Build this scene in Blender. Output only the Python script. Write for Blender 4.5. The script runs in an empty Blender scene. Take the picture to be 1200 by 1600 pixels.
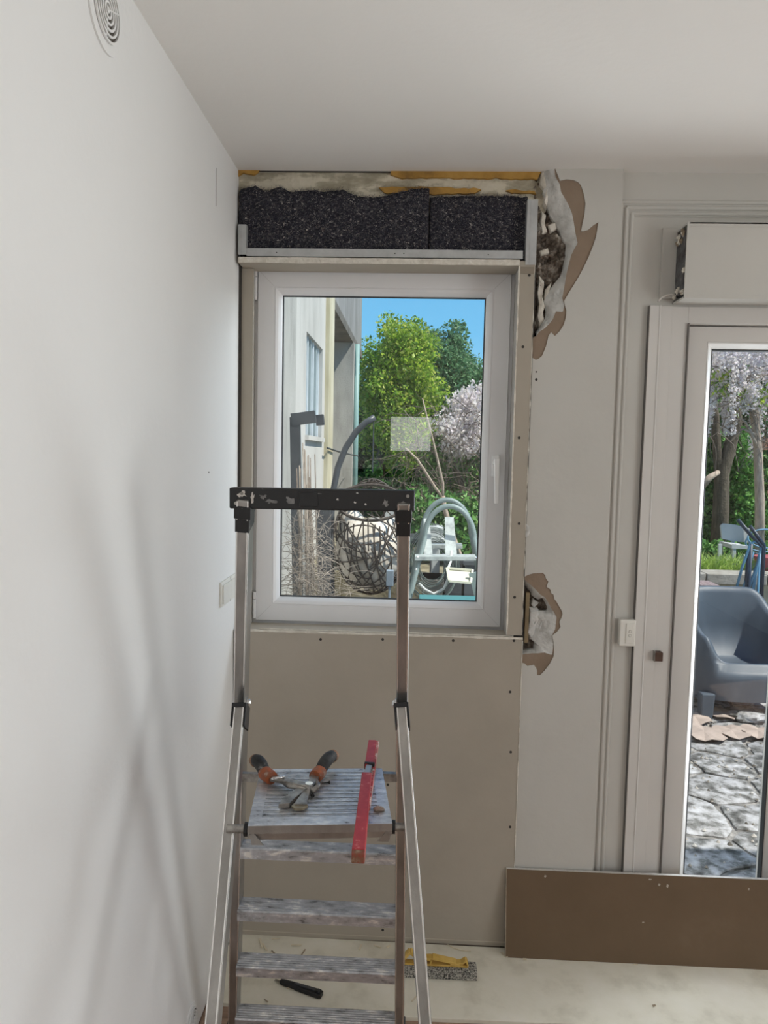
import bpy, bmesh, math, random
import numpy as np
from mathutils import Vector, Matrix, Euler, noise
from mathutils.geometry import tessellate_polygon
random.seed(7); np.random.seed(7)
R = math.radians; PI = math.pi
SC = bpy.context.scene
COL = SC.collection

# ------------------------------------------------------------------ camera
F = 1155.0; HC = 1.72
YAW, PITCH, ROLL = R(2.3), R(4.4), R(1.2)
cam_d = bpy.data.cameras.new('camera'); cam = bpy.data.objects.new('camera', cam_d); COL.objects.link(cam)
CM = Matrix.Rotation(YAW, 3, 'Z') @ Matrix.Rotation(PI/2-PITCH, 3, 'X') @ Matrix.Rotation(ROLL, 3, 'Z')
cam.location = (0, 0, HC); cam.rotation_euler = CM.to_euler()
cam_d.sensor_fit = 'VERTICAL'; cam_d.sensor_height = 36; cam_d.lens = F*36/1600; cam_d.clip_start = .05
SC.camera = cam
def ray(px, py): return CM @ Vector(((px-600)/F, -(py-800)/F, -1))
def at(px, py, Y):
    d = ray(px, py); return Vector((0,0,HC)) + d*(Y/d.y)
def atz(px, py, Z):
    d = ray(px, py); return Vector((0,0,HC)) + d*((Z-HC)/d.z)
def atx(px, py, X):
    d = ray(px, py); return Vector((0,0,HC)) + d*(X/d.x)

# ------------------------------------------------------------------ world, sun, lights, exposure
SC.view_settings.view_transform = 'Standard'; SC.view_settings.look = 'None'
SC.view_settings.gamma = 1; SC.view_settings.exposure = 0; SC.view_settings.use_curve_mapping = False
SC.cycles.use_denoising = True
SC.cycles.max_bounces = 10; SC.cycles.diffuse_bounces = 5; SC.cycles.transparent_max_bounces = 16
SC.cycles.sample_clamp_indirect = 6
w = bpy.data.worlds.new('sky'); SC.world = w; w.use_nodes = True
nt = w.node_tree; nt.nodes.clear()
wo = nt.nodes.new('ShaderNodeOutputWorld'); bg = nt.nodes.new('ShaderNodeBackground')
tc = nt.nodes.new('ShaderNodeTexCoord'); sx = nt.nodes.new('ShaderNodeSeparateXYZ'); cr = nt.nodes.new('ShaderNodeValToRGB')
nt.links.new(tc.outputs['Generated'], sx.inputs[0]); nt.links.new(sx.outputs['Z'], cr.inputs[0])
cr.color_ramp.elements[0].position = 0.0; cr.color_ramp.elements[0].color = (.50,.84,1.05,1)
cr.color_ramp.elements[1].position = .5; cr.color_ramp.elements[1].color = (.07,.30,.70,1)
e = cr.color_ramp.elements.new(.16); e.color = (.20,.60,.98,1)
nt.links.new(cr.outputs[0], bg.inputs[0]); bg.inputs[1].default_value = 1.0
nt.links.new(bg.outputs[0], wo.inputs[0])
def sun(name, direction, energy, col, ang):
    l = bpy.data.lights.new(name, 'SUN'); l.energy = energy; l.color = col; l.angle = ang
    o = bpy.data.objects.new(name, l); COL.objects.link(o)
    o.rotation_euler = Vector(direction).to_track_quat('-Z','Y').to_euler(); o.location = (5,8,9)
sun('sun', (-.50, .20, -.80), 6.8, (1,.95,.86), R(.6))
def area(name, loc, target, sx_, sy_, power, col):
    l = bpy.data.lights.new(name, 'AREA'); l.shape = 'RECTANGLE'; l.size = sx_; l.size_y = sy_; l.energy = power; l.color = col
    o = bpy.data.objects.new(name, l); COL.objects.link(o); o.location = loc
    o.rotation_euler = (Vector(target)-Vector(loc)).to_track_quat('-Z','Y').to_euler(); return o
# added lamps boosting door and window daylight, side fill, and the back window's daylight
area('door_daylight_boost', (1.86, 2.84, 1.12), (-.45, 1.45, 1.30), .90, 1.9, 71, (.93,.97,1))  # lamp added out of view to strengthen the door's daylight
area('side_fill', (3.55, -.2, 1.35), (-.6, -1.2, 3.2), 1.7, 2.0, 50, (1,.975,.94))  # fill lamp added in an invented side window
area('window_daylight_boost', (1.60, 3.40, 2.65), (-.6, 2.2, 1.3), .8, .8, 38, (.90,.96,1))  # lamp added out of view to brighten the left wall near the window
area('back_window_daylight', (-.06, -3.97, 1.99), (-.06, 0, 1.99), .50, .42, 2.6, (1,1,1))

# ------------------------------------------------------------------ materials
MATS = {}
def mat(name, col, rough=.6, metal=0, n=None, bump=None, spec=.4):
    """n = (scale, detail, [(pos, colour), ...]) replaces the colour by a noise ramp; bump = (scale, strength)"""
    if name in MATS: return MATS[name]
    m = bpy.data.materials.new(name); m.use_nodes = True; t = m.node_tree; b = t.nodes['Principled BSDF']
    b.inputs['Base Color'].default_value = (*col, 1); b.inputs['Roughness'].default_value = rough
    b.inputs['Metallic'].default_value = metal; b.inputs['Specular IOR Level'].default_value = spec
    co = t.nodes.new('ShaderNodeTexCoord')
    if n:
        nz = t.nodes.new('ShaderNodeTexNoise'); nz.inputs['Scale'].default_value = n[0]; nz.inputs['Detail'].default_value = n[1]
        nz.inputs['Roughness'].default_value = .6
        src = co.outputs['Object']
        if len(n) > 3:
            mp = t.nodes.new('ShaderNodeMapping'); mp.inputs['Scale'].default_value = n[3]; t.links.new(src, mp.inputs[0]); src = mp.outputs[0]
        t.links.new(src, nz.inputs['Vector'])
        r = t.nodes.new('ShaderNodeValToRGB'); el = r.color_ramp.elements
        st = n[2]
        el[0].position, el[0].color = st[0][0], (*st[0][1], 1)
        el[1].position, el[1].color = st[-1][0], (*st[-1][1], 1)
        for p_, c_ in st[1:-1]:
            q = el.new(p_); q.color = (*c_, 1)
        t.links.new(nz.outputs[0], r.inputs[0]); t.links.new(r.outputs[0], b.inputs['Base Color'])
    if bump:
        nb = t.nodes.new('ShaderNodeTexNoise'); nb.inputs['Scale'].default_value = bump[0]; nb.inputs['Detail'].default_value = 4
        t.links.new(co.outputs['Object'], nb.inputs['Vector'])
        bp = t.nodes.new('ShaderNodeBump'); bp.inputs['Strength'].default_value = bump[1]; bp.inputs['Distance'].default_value = .01
        t.links.new(nb.outputs[0], bp.inputs['Height']); t.links.new(bp.outputs[0], b.inputs['Normal'])
    MATS[name] = m; return m
def vmul(c, k): return tuple(min(1, x*k) for x in c)
def soft(name, c, rough=.7, sc=6, a=.9, bump=None, det=4, metal=0, spec=.3):
    return mat(name, c, rough, metal, (sc, det, [(.3, vmul(c, a)), (.7, vmul(c, 2-a))]), bump, spec)
def glass(name, tint=(1,1,1), extra=0.0):
    if name in MATS: return MATS[name]
    m = bpy.data.materials.new(name); m.use_nodes = True; t = m.node_tree; t.nodes.clear()
    o = t.nodes.new('ShaderNodeOutputMaterial'); tr = t.nodes.new('ShaderNodeBsdfTransparent'); gl = t.nodes.new('ShaderNodeBsdfGlossy')
    tr.inputs[0].default_value = (*tint,1); gl.inputs['Roughness'].default_value = 0.0
    fr = t.nodes.new('ShaderNodeFresnel'); fr.inputs[0].default_value = 1.5
    ge = t.nodes.new('ShaderNodeNewGeometry'); io = t.nodes.new('ShaderNodeMath'); io.operation = 'MULTIPLY_ADD'; io.inputs[1].default_value = 1/1.5-1.5; io.inputs[2].default_value = 1.5
    t.links.new(ge.outputs['Backfacing'], io.inputs[0]); t.links.new(io.outputs[0], fr.inputs[0])
    mu = t.nodes.new('ShaderNodeMath'); mu.operation = 'MULTIPLY_ADD'; mu.inputs[1].default_value = 1.0; mu.inputs[2].default_value = extra
    mx = t.nodes.new('ShaderNodeMixShader')
    t.links.new(fr.outputs[0], mu.inputs[0]); t.links.new(mu.outputs[0], mx.inputs[0]); t.links.new(tr.outputs[0], mx.inputs[1]); t.links.new(gl.outputs[0], mx.inputs[2])
    t.links.new(mx.outputs[0], o.inputs[0]); MATS[name] = m; return m
def leafmat(name, cols, trans=.45):
    if name in MATS: return MATS[name]
    m = bpy.data.materials.new(name); m.use_nodes = True; t = m.node_tree; t.nodes.clear()
    o = t.nodes.new('ShaderNodeOutputMaterial'); g = t.nodes.new('ShaderNodeNewGeometry'); r = t.nodes.new('ShaderNodeValToRGB')
    el = r.color_ramp.elements
    el[0].position, el[0].color = 0, (*cols[0],1); el[1].position, el[1].color = 1, (*cols[-1],1)
    for i, c in enumerate(cols[1:-1]): q = el.new((i+1)/(len(cols)-1)); q.color = (*c,1)
    t.links.new(g.outputs['Random Per Island'], r.inputs[0])
    d = t.nodes.new('ShaderNodeBsdfPrincipled'); d.inputs['Roughness'].default_value = .45; d.inputs['Specular IOR Level'].default_value=.35
    tl = t.nodes.new('ShaderNodeBsdfTranslucent'); mx = t.nodes.new('ShaderNodeMixShader'); mx.inputs[0].default_value = trans
    t.links.new(r.outputs[0], d.inputs['Base Color']); t.links.new(r.outputs[0], tl.inputs[0])
    t.links.new(d.outputs[0], mx.inputs[1]); t.links.new(tl.outputs[0], mx.inputs[2]); t.links.new(mx.outputs[0], o.inputs[0])
    MATS[name] = m; return m

M = dict(
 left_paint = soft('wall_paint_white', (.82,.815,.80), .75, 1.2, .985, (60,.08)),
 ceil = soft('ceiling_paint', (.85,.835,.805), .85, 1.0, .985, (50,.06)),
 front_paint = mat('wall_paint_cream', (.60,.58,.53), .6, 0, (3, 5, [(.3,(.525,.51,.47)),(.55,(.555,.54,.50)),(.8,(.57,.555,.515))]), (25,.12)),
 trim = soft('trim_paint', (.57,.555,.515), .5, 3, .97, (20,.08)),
 pvc = soft('white_pvc', (.80,.795,.80), .32, 4, .97, None, 5, 0, .5),
 pvc_bright = mat('bright_white_pvc', (.95,.95,.95), .25, spec=.6),
 pvc_door = soft('door_pvc', (.66,.64,.61), .4, 3, .97),
 gasket = mat('dark_gasket', (.05,.055,.06), .6),
 board = mat('plasterboard_face', (.42,.375,.31), .85, 0, (3, 6, [(.3,(.385,.345,.285)),(.6,(.425,.38,.315)),(.85,(.46,.415,.35))]), (30,.08)),
 gyp = mat('gypsum_core', (.74,.70,.62), .95, 0, (40, 6, [(.3,(.60,.56,.48)),(.6,(.76,.72,.64)),(.8,(.82,.79,.72))]), (90,.5)),
 gyp_grey = mat('gypsum_layer', (.58,.57,.54), .95, 0, (18, 6, [(.3,(.42,.41,.38)),(.5,(.58,.575,.55)),(.75,(.70,.69,.65))]), (60,.6)),
 paper = mat('brown_paper', (.27,.20,.145), .9, 0, (8, 5, [(.3,(.235,.175,.125)),(.7,(.30,.225,.165))]), (70,.15)),
 rubble = mat('broken_brick', (.2,.17,.14), 1, 0, (26, 8, [(.33,(.03,.024,.02)),(.45,(.12,.095,.075)),(.56,(.24,.20,.165)),(.66,(.52,.48,.42))]), (70,1)),
 concrete = mat('lintel_plaster', (.5,.45,.36), .9, 0, (9, 5, [(.34,(.30,.27,.20)),(.46,(.40,.36,.27)),(.52,(.47,.43,.33)),(.57,(.64,.59,.47)),(.75,(.68,.63,.52))], (1,1,2.4)), (40,.4)),
 ochre = mat('ochre_paint', (.42,.24,.055), .7, 0, (14, 6, [(.3,(.22,.12,.03)),(.5,(.42,.235,.05)),(.75,(.50,.30,.08))]), (50,.3)),
 galv = mat('galvanised_steel', (.50,.51,.51), .42, .35, (30, 4, [(.3,(.44,.45,.45)),(.7,(.54,.55,.55))])),
 alu = mat('brushed_aluminium', (.55,.53,.50), .34, .85, (14, 6, [(.3,(.27,.26,.245)),(.6,(.40,.385,.365)),(.8,(.52,.505,.48))], (1,1,.15)), (200,.1)),
 alu_plat = mat('platform_aluminium', (.75,.76,.78), .36, .6, (70, 9, [(.30,(.14,.14,.14)),(.38,(.55,.56,.58)),(.55,(.72,.73,.75)),(.66,(.93,.92,.90))], (.5,1,1)), (120,.25)),
 alu_dirty = mat('aluminium_tread', (.66,.67,.69), .36, .75, (60, 10, [(.30,(.16,.16,.16)),(.42,(.44,.45,.47)),(.56,(.56,.57,.60)),(.66,(.88,.87,.84))], (.4,1,1)), (120,.25)),
 alu_bright = mat('bright_aluminium_edge', (.85,.84,.82), .25, .9),
 steel = mat('worn_steel', (.40,.38,.35), .38, .8, (40, 5, [(.3,(.16,.15,.14)),(.6,(.42,.40,.37))])),
 chrome = mat('chrome', (.8,.8,.8), .15, 1),
 black = mat('black_plastic', (.012,.012,.013), .45, 0, (28, 6, [(.0,(.012,.012,.013)),(.68,(.014,.014,.015)),(.71,(.25,.24,.23)),(.76,(.40,.39,.37))]), None, .5),
 blackc = mat('clean_black_plastic', (.015,.015,.017), .4),
 dirtyblack = mat('scuffed_black_rubber', (.03,.03,.03), .6, 0, (60, 5, [(.4,(.02,.02,.021)),(.62,(.05,.05,.05)),(.75,(.3,.29,.27))])),
 orange = mat('orange_rubber', (.42,.12,.045), .6, 0, (60, 5, [(.35,(.46,.12,.04)),(.55,(.30,.11,.06)),(.7,(.5,.40,.32))])),
 red = mat('worn_red_paint', (.42,.03,.035), .42, 0, (50, 6, [(.3,(.36,.022,.028)),(.60,(.46,.04,.045)),(.68,(.62,.20,.18)),(.78,(.70,.60,.55))])),
 redend = mat('scraped_red_end', (.2,.06,.04), .7, 0, (60, 5, [(.35,(.30,.035,.03)),(.55,(.20,.09,.05)),(.7,(.35,.25,.18))])),
 yellow = mat('yellow_plastic', (.62,.40,.09), .5, 0, (20,4,[(.3,(.52,.32,.06)),(.7,(.68,.46,.13))])),
 rasp = mat('grey_rasp_grit', (.35,.34,.31), .95, 0, (220, 2, [(.38,(.05,.05,.045)),(.5,(.30,.29,.26)),(.62,(.60,.57,.51))]), (200,1)),
 sheet = mat('cream_board', (.72,.68,.57), .8, 0, (7, 8, [(.30,(.58,.54,.44)),(.48,(.72,.68,.57)),(.75,(.78,.74,.65))]), (40,.1)),
 floor = mat('reddish_wood', (.36,.23,.16), .55, 0, (9, 6, [(.3,(.26,.16,.11)),(.7,(.44,.30,.22))], (.5,6,1)), (60,.1)),
 shaving = soft('plaster_scrap', (.70,.62,.47), .9, 30, .85),
 dustb = soft('dark_scrap', (.30,.24,.17), .9, 30, .8),
 plate = soft('switch_plastic', (.76,.745,.69), .45, 5, .97),
 slot = mat('dark_slot', (.05,.045,.04), .9),
 slot_grey = mat('dark_warm_grey', (.10,.085,.07), .9),  # dark grey for vent opening, switch joint and wall line
 cable = mat('white_cable', (.78,.76,.72), .5),
)
def insulation_mat():
    m = mat('recycled_fibre_wadding', (.05,.05,.06), 1, 0, None, (160,1)); t = m.node_tree; b = t.nodes['Principled BSDF']
    co = t.nodes.new('ShaderNodeTexCoord'); mp = t.nodes.new('ShaderNodeMapping'); mp.inputs['Scale'].default_value = (1,1,1.4)
    v = t.nodes.new('ShaderNodeTexVoronoi'); v.inputs['Scale'].default_value = 260; v.inputs['Randomness'].default_value = 1
    nd = t.nodes.new('ShaderNodeTexNoise'); nd.inputs['Scale'].default_value = 90; nd.inputs['Detail'].default_value = 3
    ad = t.nodes.new('ShaderNodeMixRGB'); ad.blend_type = 'ADD'; ad.inputs[0].default_value = .03
    s = t.nodes.new('ShaderNodeSeparateColor'); r = t.nodes.new('ShaderNodeValToRGB'); el = r.color_ramp.elements
    el[0].position, el[0].color = 0, (.022,.023,.032,1); el[1].position, el[1].color = 1, (.50,.46,.42,1)
    for p_, c_ in ((.55,(.045,.045,.058)),(.78,(.075,.072,.085)),(.88,(.13,.125,.13)),(.955,(.17,.15,.14)),(.98,(.34,.32,.31))):
        q = el.new(p_); q.color = (*c_,1)
    t.links.new(co.outputs['Object'], mp.inputs[0]); t.links.new(mp.outputs[0], nd.inputs['Vector'])
    t.links.new(mp.outputs[0], ad.inputs[1]); t.links.new(nd.outputs[1], ad.inputs[2]); t.links.new(ad.outputs[0], v.inputs['Vector'])
    t.links.new(v.outputs['Color'], s.inputs[0]); t.links.new(s.outputs[0], r.inputs[0]); t.links.new(r.outputs[0], b.inputs['Base Color'])
    b.inputs['Specular IOR Level'].default_value = .05
    return m
M['wadding'] = insulation_mat()

# ------------------------------------------------------------------ mesh helpers
class MB:
    def __init__(s): s.v = []; s.f = []
    def add(s, vs, fs):
        k = len(s.v); s.v += [tuple(p) for p in vs]; s.f += [tuple(i+k for i in f) for f in fs]; return s
    def box(s, a, b, mtx=None):
        x0,y0,z0 = a; x1,y1,z1 = b
        if x0>x1: x0,x1=x1,x0
        if y0>y1: y0,y1=y1,y0
        if z0>z1: z0,z1=z1,z0
        vs = [Vector(p) for p in ((x0,y0,z0),(x1,y0,z0),(x1,y1,z0),(x0,y1,z0),(x0,y0,z1),(x1,y0,z1),(x1,y1,z1),(x0,y1,z1))]
        if mtx: vs = [mtx @ p for p in vs]
        return s.add(vs, [(0,3,2,1),(4,5,6,7),(0,1,5,4),(1,2,6,5),(2,3,7,6),(3,0,4,7)])
    def beam(s, p, q, wd, th, side=None, wd2=None, th2=None):
        """rectangular bar from p to q; side = direction of its width"""
        p = Vector(p); q = Vector(q); d = (q-p).normalized(); side = Vector(side or (1,0,0)); side = (side - d*side.dot(d)).normalized(); n = d.cross(side)
        wd2 = wd2 or wd; th2 = th2 or th
        vs = []
        for c, a, b in ((p,wd,th),(q,wd2,th2)):
            for i, j in ((-1,-1),(1,-1),(1,1),(-1,1)): vs.append(c + side*(i*a/2) + n*(j*b/2))
        return s.add(vs, [(0,1,2,3),(7,6,5,4),(0,4,5,1),(1,5,6,2),(2,6,7,3),(3,7,4,0)])
    def channel(s, p, q, wd, th, wall, side=None, flip=1):
        """open U channel: web plus two flanges"""
        p = Vector(p); q = Vector(q); d = (q-p).normalized(); side = Vector(side or (1,0,0)); side = (side - d*side.dot(d)).normalized(); n = d.cross(side)*flip
        s.beam(p, q, wd, wall, side)
        for k in (-1,1):
            o = side*(k*(wd-wall)/2) + n*(th/2)
            s.beam(p+o, q+o, wall, th, side)
        return s
    def tube(s, path, r, n=8, r2=None, cap=True):
        P = [Vector(p) for p in path]; k0 = len(s.v); m = len(P)
        up = Vector((0,0,1)); prev = None; vs = []
        for i, p in enumerate(P):
            d = (P[min(i+1,m-1)] - P[max(i-1,0)])
            if d.length < 1e-9: d = Vector((0,0,1))
            d.normalize()
            if prev is None:
                a = d.cross(up) if abs(d.z) < .95 else d.cross(Vector((1,0,0)))
            else: a = prev - d*prev.dot(d)
            if a.length < 1e-6: a = d.orthogonal()
            a.normalize(); prev = a; b = d.cross(a)
            rr = r if not callable(r) else r(i/(m-1))
            if r2 is not None: rr = r + (r2-r)*i/(m-1)
            for j in range(n):
                t = 2*PI*j/n; vs.append(p + a*(rr*math.cos(t)) + b*(rr*math.sin(t)))
        fs = []
        for i in range(m-1):
            for j in range(n):
                fs.append((i*n+j, i*n+(j+1)%n, (i+1)*n+(j+1)%n, (i+1)*n+j))
        if cap: fs += [tuple(reversed(range(n))), tuple(range((m-1)*n, m*n))]
        return s.add(vs, fs)
    def prism(s, pts, dv):
        """pts: planar 3-D outline, dv: extrusion vector"""
        P = [Vector(p) for p in pts]; dv = Vector(dv); n = len(P)
        tri = tessellate_polygon([P]); fs = [tuple(t) for t in tri] + [tuple(n+i for i in reversed(t)) for t in tri]
        fs += [(i, (i+1)%n, n+(i+1)%n, n+i) for i in range(n)]
        return s.add(P + [p+dv for p in P], fs)
    def cyl(s, c, axis, r, h, n=20, r2=None):
        c = Vector(c); a = Vector(axis).normalized()
        return s.tube([c, c+a*h], r, n, r2)
    def ball(s, c, rx, ry=None, rz=None, nu=14, nv=9, fn=None):
        ry = ry or rx; rz = rz or rx; c = Vector(c); vs = []; fs = []
        for i in range(nv+1):
            ph = PI*i/nv
            for j in range(nu):
                th = 2*PI*j/nu; p = Vector((math.sin(ph)*math.cos(th), math.sin(ph)*math.sin(th), math.cos(ph)))
                k = fn(p) if fn else 1
                vs.append(c + Vector((p.x*rx*k, p.y*ry*k, p.z*rz*k)))
        for i in range(nv):
            for j in range(nu): fs.append((i*nu+j, (i+1)*nu+j, (i+1)*nu+(j+1)%nu, i*nu+(j+1)%nu))
        return s.add(vs, fs)
    def grid(s, fn, nu, nv):
        vs = [fn(i/nu, j/nv) for j in range(nv+1) for i in range(nu+1)]
        fs = [(j*(nu+1)+i, j*(nu+1)+i+1, (j+1)*(nu+1)+i+1, (j+1)*(nu+1)+i) for j in range(nv) for i in range(nu)]
        return s.add(vs, fs)
    def frame(s, x0, x1, z0, z1, prof):
        """rectangular mitred frame facing -y; prof = [(inset, Y), ...] from outside to inside"""
        k = len(prof); vs = []
        for ins, Y in prof:
            vs += [(x0+ins,Y,z0+ins),(x1-ins,Y,z0+ins),(x1-ins,Y,z1-ins),(x0+ins,Y,z1-ins)]
        fs = []
        for a in range(k-1):
            for j in range(4):
                fs.append((a*4+j, a*4+(j+1)%4, (a+1)*4+(j+1)%4, (a+1)*4+j))
        return s.add(vs, fs)
    def build(s, name, m, parent=None, smooth=False, bevel=0, fix=True):
        me = bpy.data.meshes.new(name); me.from_pydata(s.v, [], s.f)
        if fix:
            b = bmesh.new(); b.from_mesh(me); bmesh.ops.recalc_face_normals(b, faces=b.faces); b.to_mesh(me); b.free()
        me.materials.append(m); o = bpy.data.objects.new(name, me); COL.objects.link(o)
        if parent: o.parent = parent; o.matrix_parent_inverse = Matrix.Translation(-Vector(parent.location)) if parent.type == 'EMPTY' else Matrix.Identity(4)
        if smooth:
            for p in me.polygons: p.use_smooth = True
            if smooth == 'auto':
                md = o.modifiers.new('s','EDGE_SPLIT'); md.split_angle = R(38)
        if bevel:
            md = o.modifiers.new('b','BEVEL'); md.width = bevel; md.segments = 2; md.limit_method = 'ANGLE'; md.angle_limit = R(40)
        return o
def tag(o, label=None, cat=None, group=None, kind=None):
    if label: o['label'] = label
    if cat: o['category'] = cat
    if group: o['group'] = group
    if kind: o['kind'] = kind
    return o
def empty(name, loc, label=None, cat=None, group=None, kind=None):
    o = bpy.data.objects.new(name, None); COL.objects.link(o); o.location = loc; o.empty_display_size = .1
    return tag(o, label, cat, group, kind)
def struct(mb, name, m, **k):
    o = mb.build(name, m, **k); o['kind'] = 'structure'; return o
def px_poly(pts, Y): return [at(a, b, Y) for a, b in pts]
def fbm(p, s, k=0): return noise.fractal(Vector(p)*s + Vector((k*7.3,k*3.1,k)), 1, 2, 4)

# ------------------------------------------------------------------ room shell
YW = 2.49; YB = 2.74                      # room face and outer face of the front wall
XL = at(369, 260, YW).x
XR = 3.6; YBK = -4.0
ZC = at(600, 262, YW).z
GZ = -.15                                 # patio level
# window (sash) in pixels at its plane
YS = 2.60
sx0 = at(402, 560, YS).x; sx1 = at(791, 700, YS).x
sz1 = at(600, 423, YS).z; sz0 = at(600, 975, YS).z
wx0, wx1, wz0, wz1 = sx0-.012, sx1+.012, sz0-.015, sz1+.012
colL = at(827, 700, YW).x                 # gap line between new board and old wall
colR = at(951, 800, YW).x
YR = 2.52                                 # recessed face of the door surround
dx0 = at(1062, 1000, 2.53).x - .085       # door frame opening
djx = at(1000, 800, 2.505).x              # left edge of the door frame
doorR = djx + 1.72
doorT = at(1100, 478, 2.505).z
print('XL',XL,'ZC',ZC,'sash',sx0,sx1,sz0,sz1,'col',colL,colR,'door',djx,doorR,doorT)

wl = MB().box((XL-.2,YBK,0),(XL,YB,ZC))
struct(wl, 'wall_left', M['left_paint'])
struct(MB().box((XL-.2,YBK-.2,ZC),(XR+.2,YB,ZC+.25)), 'ceiling', M['ceil'])
sw = MB()
sw.box((XR,YBK,0),(XR+.2,-1.10,ZC)); sw.box((XR,.70,0),(XR+.2,YB,ZC)); sw.box((XR,-1.10,0),(XR+.2,.70,.3)); sw.box((XR,-1.10,2.4),(XR+.2,.70,ZC))
struct(sw, 'wall_right', M['left_paint'])
bw = MB()
bw.box((XL-.2,YBK-.2,0),(-.34,YBK,ZC)); bw.box((-.34,YBK-.2,0),(.22,YBK,1.76)); bw.box((-.34,YBK-.2,2.22),(.22,YBK,ZC))
bw.box((.22,YBK-.2,0),(XR+.2,YBK,ZC)); bw.box((-.34,YBK-.2,1.76),(.22,YBK-.18,2.22))
struct(bw, 'wall_back', M['left_paint'])
wf = MB()
wf.box((XL-.2,2.55,0),(wx0,YB,ZC)); wf.box((wx0,2.62,wz0),(wx0-.001,YB,wz1))
wf.box((wx0,2.50,0),(colL,YB,wz0-.03)); wf.box((wx0,2.60,wz1),(wx1+.05,YB,ZC))
wf.box((wx1,2.60,wz0-.03),(colR,YB,ZC))
wf.box((colR,YR,doorT+.0),(XR,YB,ZC)); wf.box((colR,YR,0),(djx,YB,doorT)); wf.box((doorR,YR,0),(XR,YB,doorT))
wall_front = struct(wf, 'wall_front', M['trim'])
# ceiling-side lintel, exposed above the window
lin = MB(); zl0 = at(600, 312, 2.505).z
def lin_fn(u, v):
    x = XL + (colL+.03-XL)*u; z = zl0-.03 + (ZC-zl0+.03)*v
    return Vector((x, 2.530 + .006*fbm((x,0,z), 14) + (.012*max(0,fbm((x,1,z),5)) ), z))
lin.grid(lin_fn, 120, 16)
lb = lin.build('exposed_lintel', M['concrete'], wall_front); lb['label'] = 'bare patchy plaster beam above the grey wadding'
ms = MB().box((XL,2.545,zl0-.02),(colL+.03,2.62,ZC)); ms.build('lintel_core', M['concrete'], wall_front)
for pts in ([(612,263),(700,264),(846,267),(840,279),(760,278),(690,277),(625,277),(610,272)],
            [(592,292),(640,291),(700,292),(752,295),(742,301),(680,303),(640,300),(600,301)],
            [(371,258),(398,259),(406,266),(396,273),(380,270),(371,275)],
            [(790,296),(835,297),(838,301),(800,301)]):
    q_ = px_poly(pts, 2.518); P_ = []
    for a_, b_ in zip(q_, q_[1:]+q_[:1]):
        k_ = max(1,int((b_-a_).length/.008))
        for i_ in range(k_): v_ = a_.lerp(b_, i_/k_); P_.append(v_+Vector((0,0,.004*noise.noise(v_*55)-.001)))
    MB().prism(P_, (0,.012,0)).build('paint_streak', M['ochre'], wall_front)['label'] = 'ochre paint streak'
# dark crack along the ceiling
MB().box((XL,2.522,ZC-.003),(colL+.03,2.528,ZC)).build('ceiling_crack', M['slot'], wall_front)

# --- right column: paint skin, brown paper, torn gypsum, broken masonry
topo = [(875,282),(885,280),(896,281),(904,285),(908,290),(912,302),(915,318),(913,337),(910,350),(908,361),(913,361),(919,359),(927,352),(935,347),(933,360),(931,371),(926,386),(920,401),(912,418),(904,433),(896,446),(889,457),(881,471),(885,485),(884,497),(881,507),(875,517),(867,525),(861,519),(857,525),(855,534),(853,542),(847,556),(841,561),(837,562),(832,559)]
boto = [(819,901),(826,898),(833,896),(848,895),(852,899),(853,904),(857,909),(854,917),(860,921),(861,927),(865,929),(866,936),(870,941),(874,948),(878,955),(879,960),(877,966),(874,972),(876,980),(870,988),(863,993),(865,1003),(866,1012),(865,1026),(858,1039),(851,1048),(844,1055),(839,1055),(839,1048),(838,1044),(834,1039),(829,1040),(824,1041),(820,1037),(816,1036)]
topg = [(867,262),(868,275),(875,287),(877,299),(888,318),(894,332),(897,347),(900,366),(903,379),(897,390),(893,398),(888,417),(885,430),(883,443),(879,465),(882,477),(880,487),(869,486),(864,499),(858,506),(851,513),(843,518),(838,525)]
botg = [(818,906),(827,912),(836,920),(844,929),(852,934),(857,942),(861,950),(866,957),(870,965),(869,974),(868,983),(863,993),(865,1003),(865,1012),(863,1024),(857,1022),(851,1020),(842,1021),(833,1021),(815,1023)]
topi = [(849,262),(852,300),(858,322),(866,337),(871,347),(877,358),(883,370),(888,382),(886,398),(884,414),(879,427),(868,441),(859,454),(851,470),(856,484),(853,497),(846,508),(839,517)]
boti = [(818,911),(824,920),(834,932),(842,940),(850,936),(856,948),(857,958),(845,956),(838,962),(841,972),(836,985),(829,1000),(838,1006),(836,1018),(826,1019),(815,1021)]
Lline = lambda y: 838 + (805-838)*(y-530)/(1355-530)
def P2(px, py): q = at(px, py, YW); return (q.x, q.z)
xr_bot = P2(Lline(1400),1400)
def colpoly(top, bot):
    pts = [P2(*p) for p in top]
    a = at(Lline(570),575,YW); pts += [(colL, pts[-1][1]-.004), (colL, P2(*bot[0])[1]+.004)]
    pts += [P2(*p) for p in bot] + [(colL, P2(*bot[-1])[1]-.004), (colL, 0), (colR, 0), (colR, ZC), (P2(*top[0])[0], ZC)]
    return pts
def clampc(pts): return [(max(x, colL), z) for x, z in pts]
cp = clampc(colpoly([(867,262)]+topo, boto))
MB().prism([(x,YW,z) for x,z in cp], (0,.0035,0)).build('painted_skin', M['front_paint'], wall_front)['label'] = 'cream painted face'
pp = clampc(colpoly(topg, botg))
MB().prism([(x,YW+.0036,z) for x,z in pp], (0,.010,0)).build('paper_backing', M['paper'], wall_front)['label'] = 'torn brown paper layer'
MB().box((colR-.013, YW+.0137, 0), (colR, YR+.06, ZC)).build('column_edge', M['front_paint'], wall_front)
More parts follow.
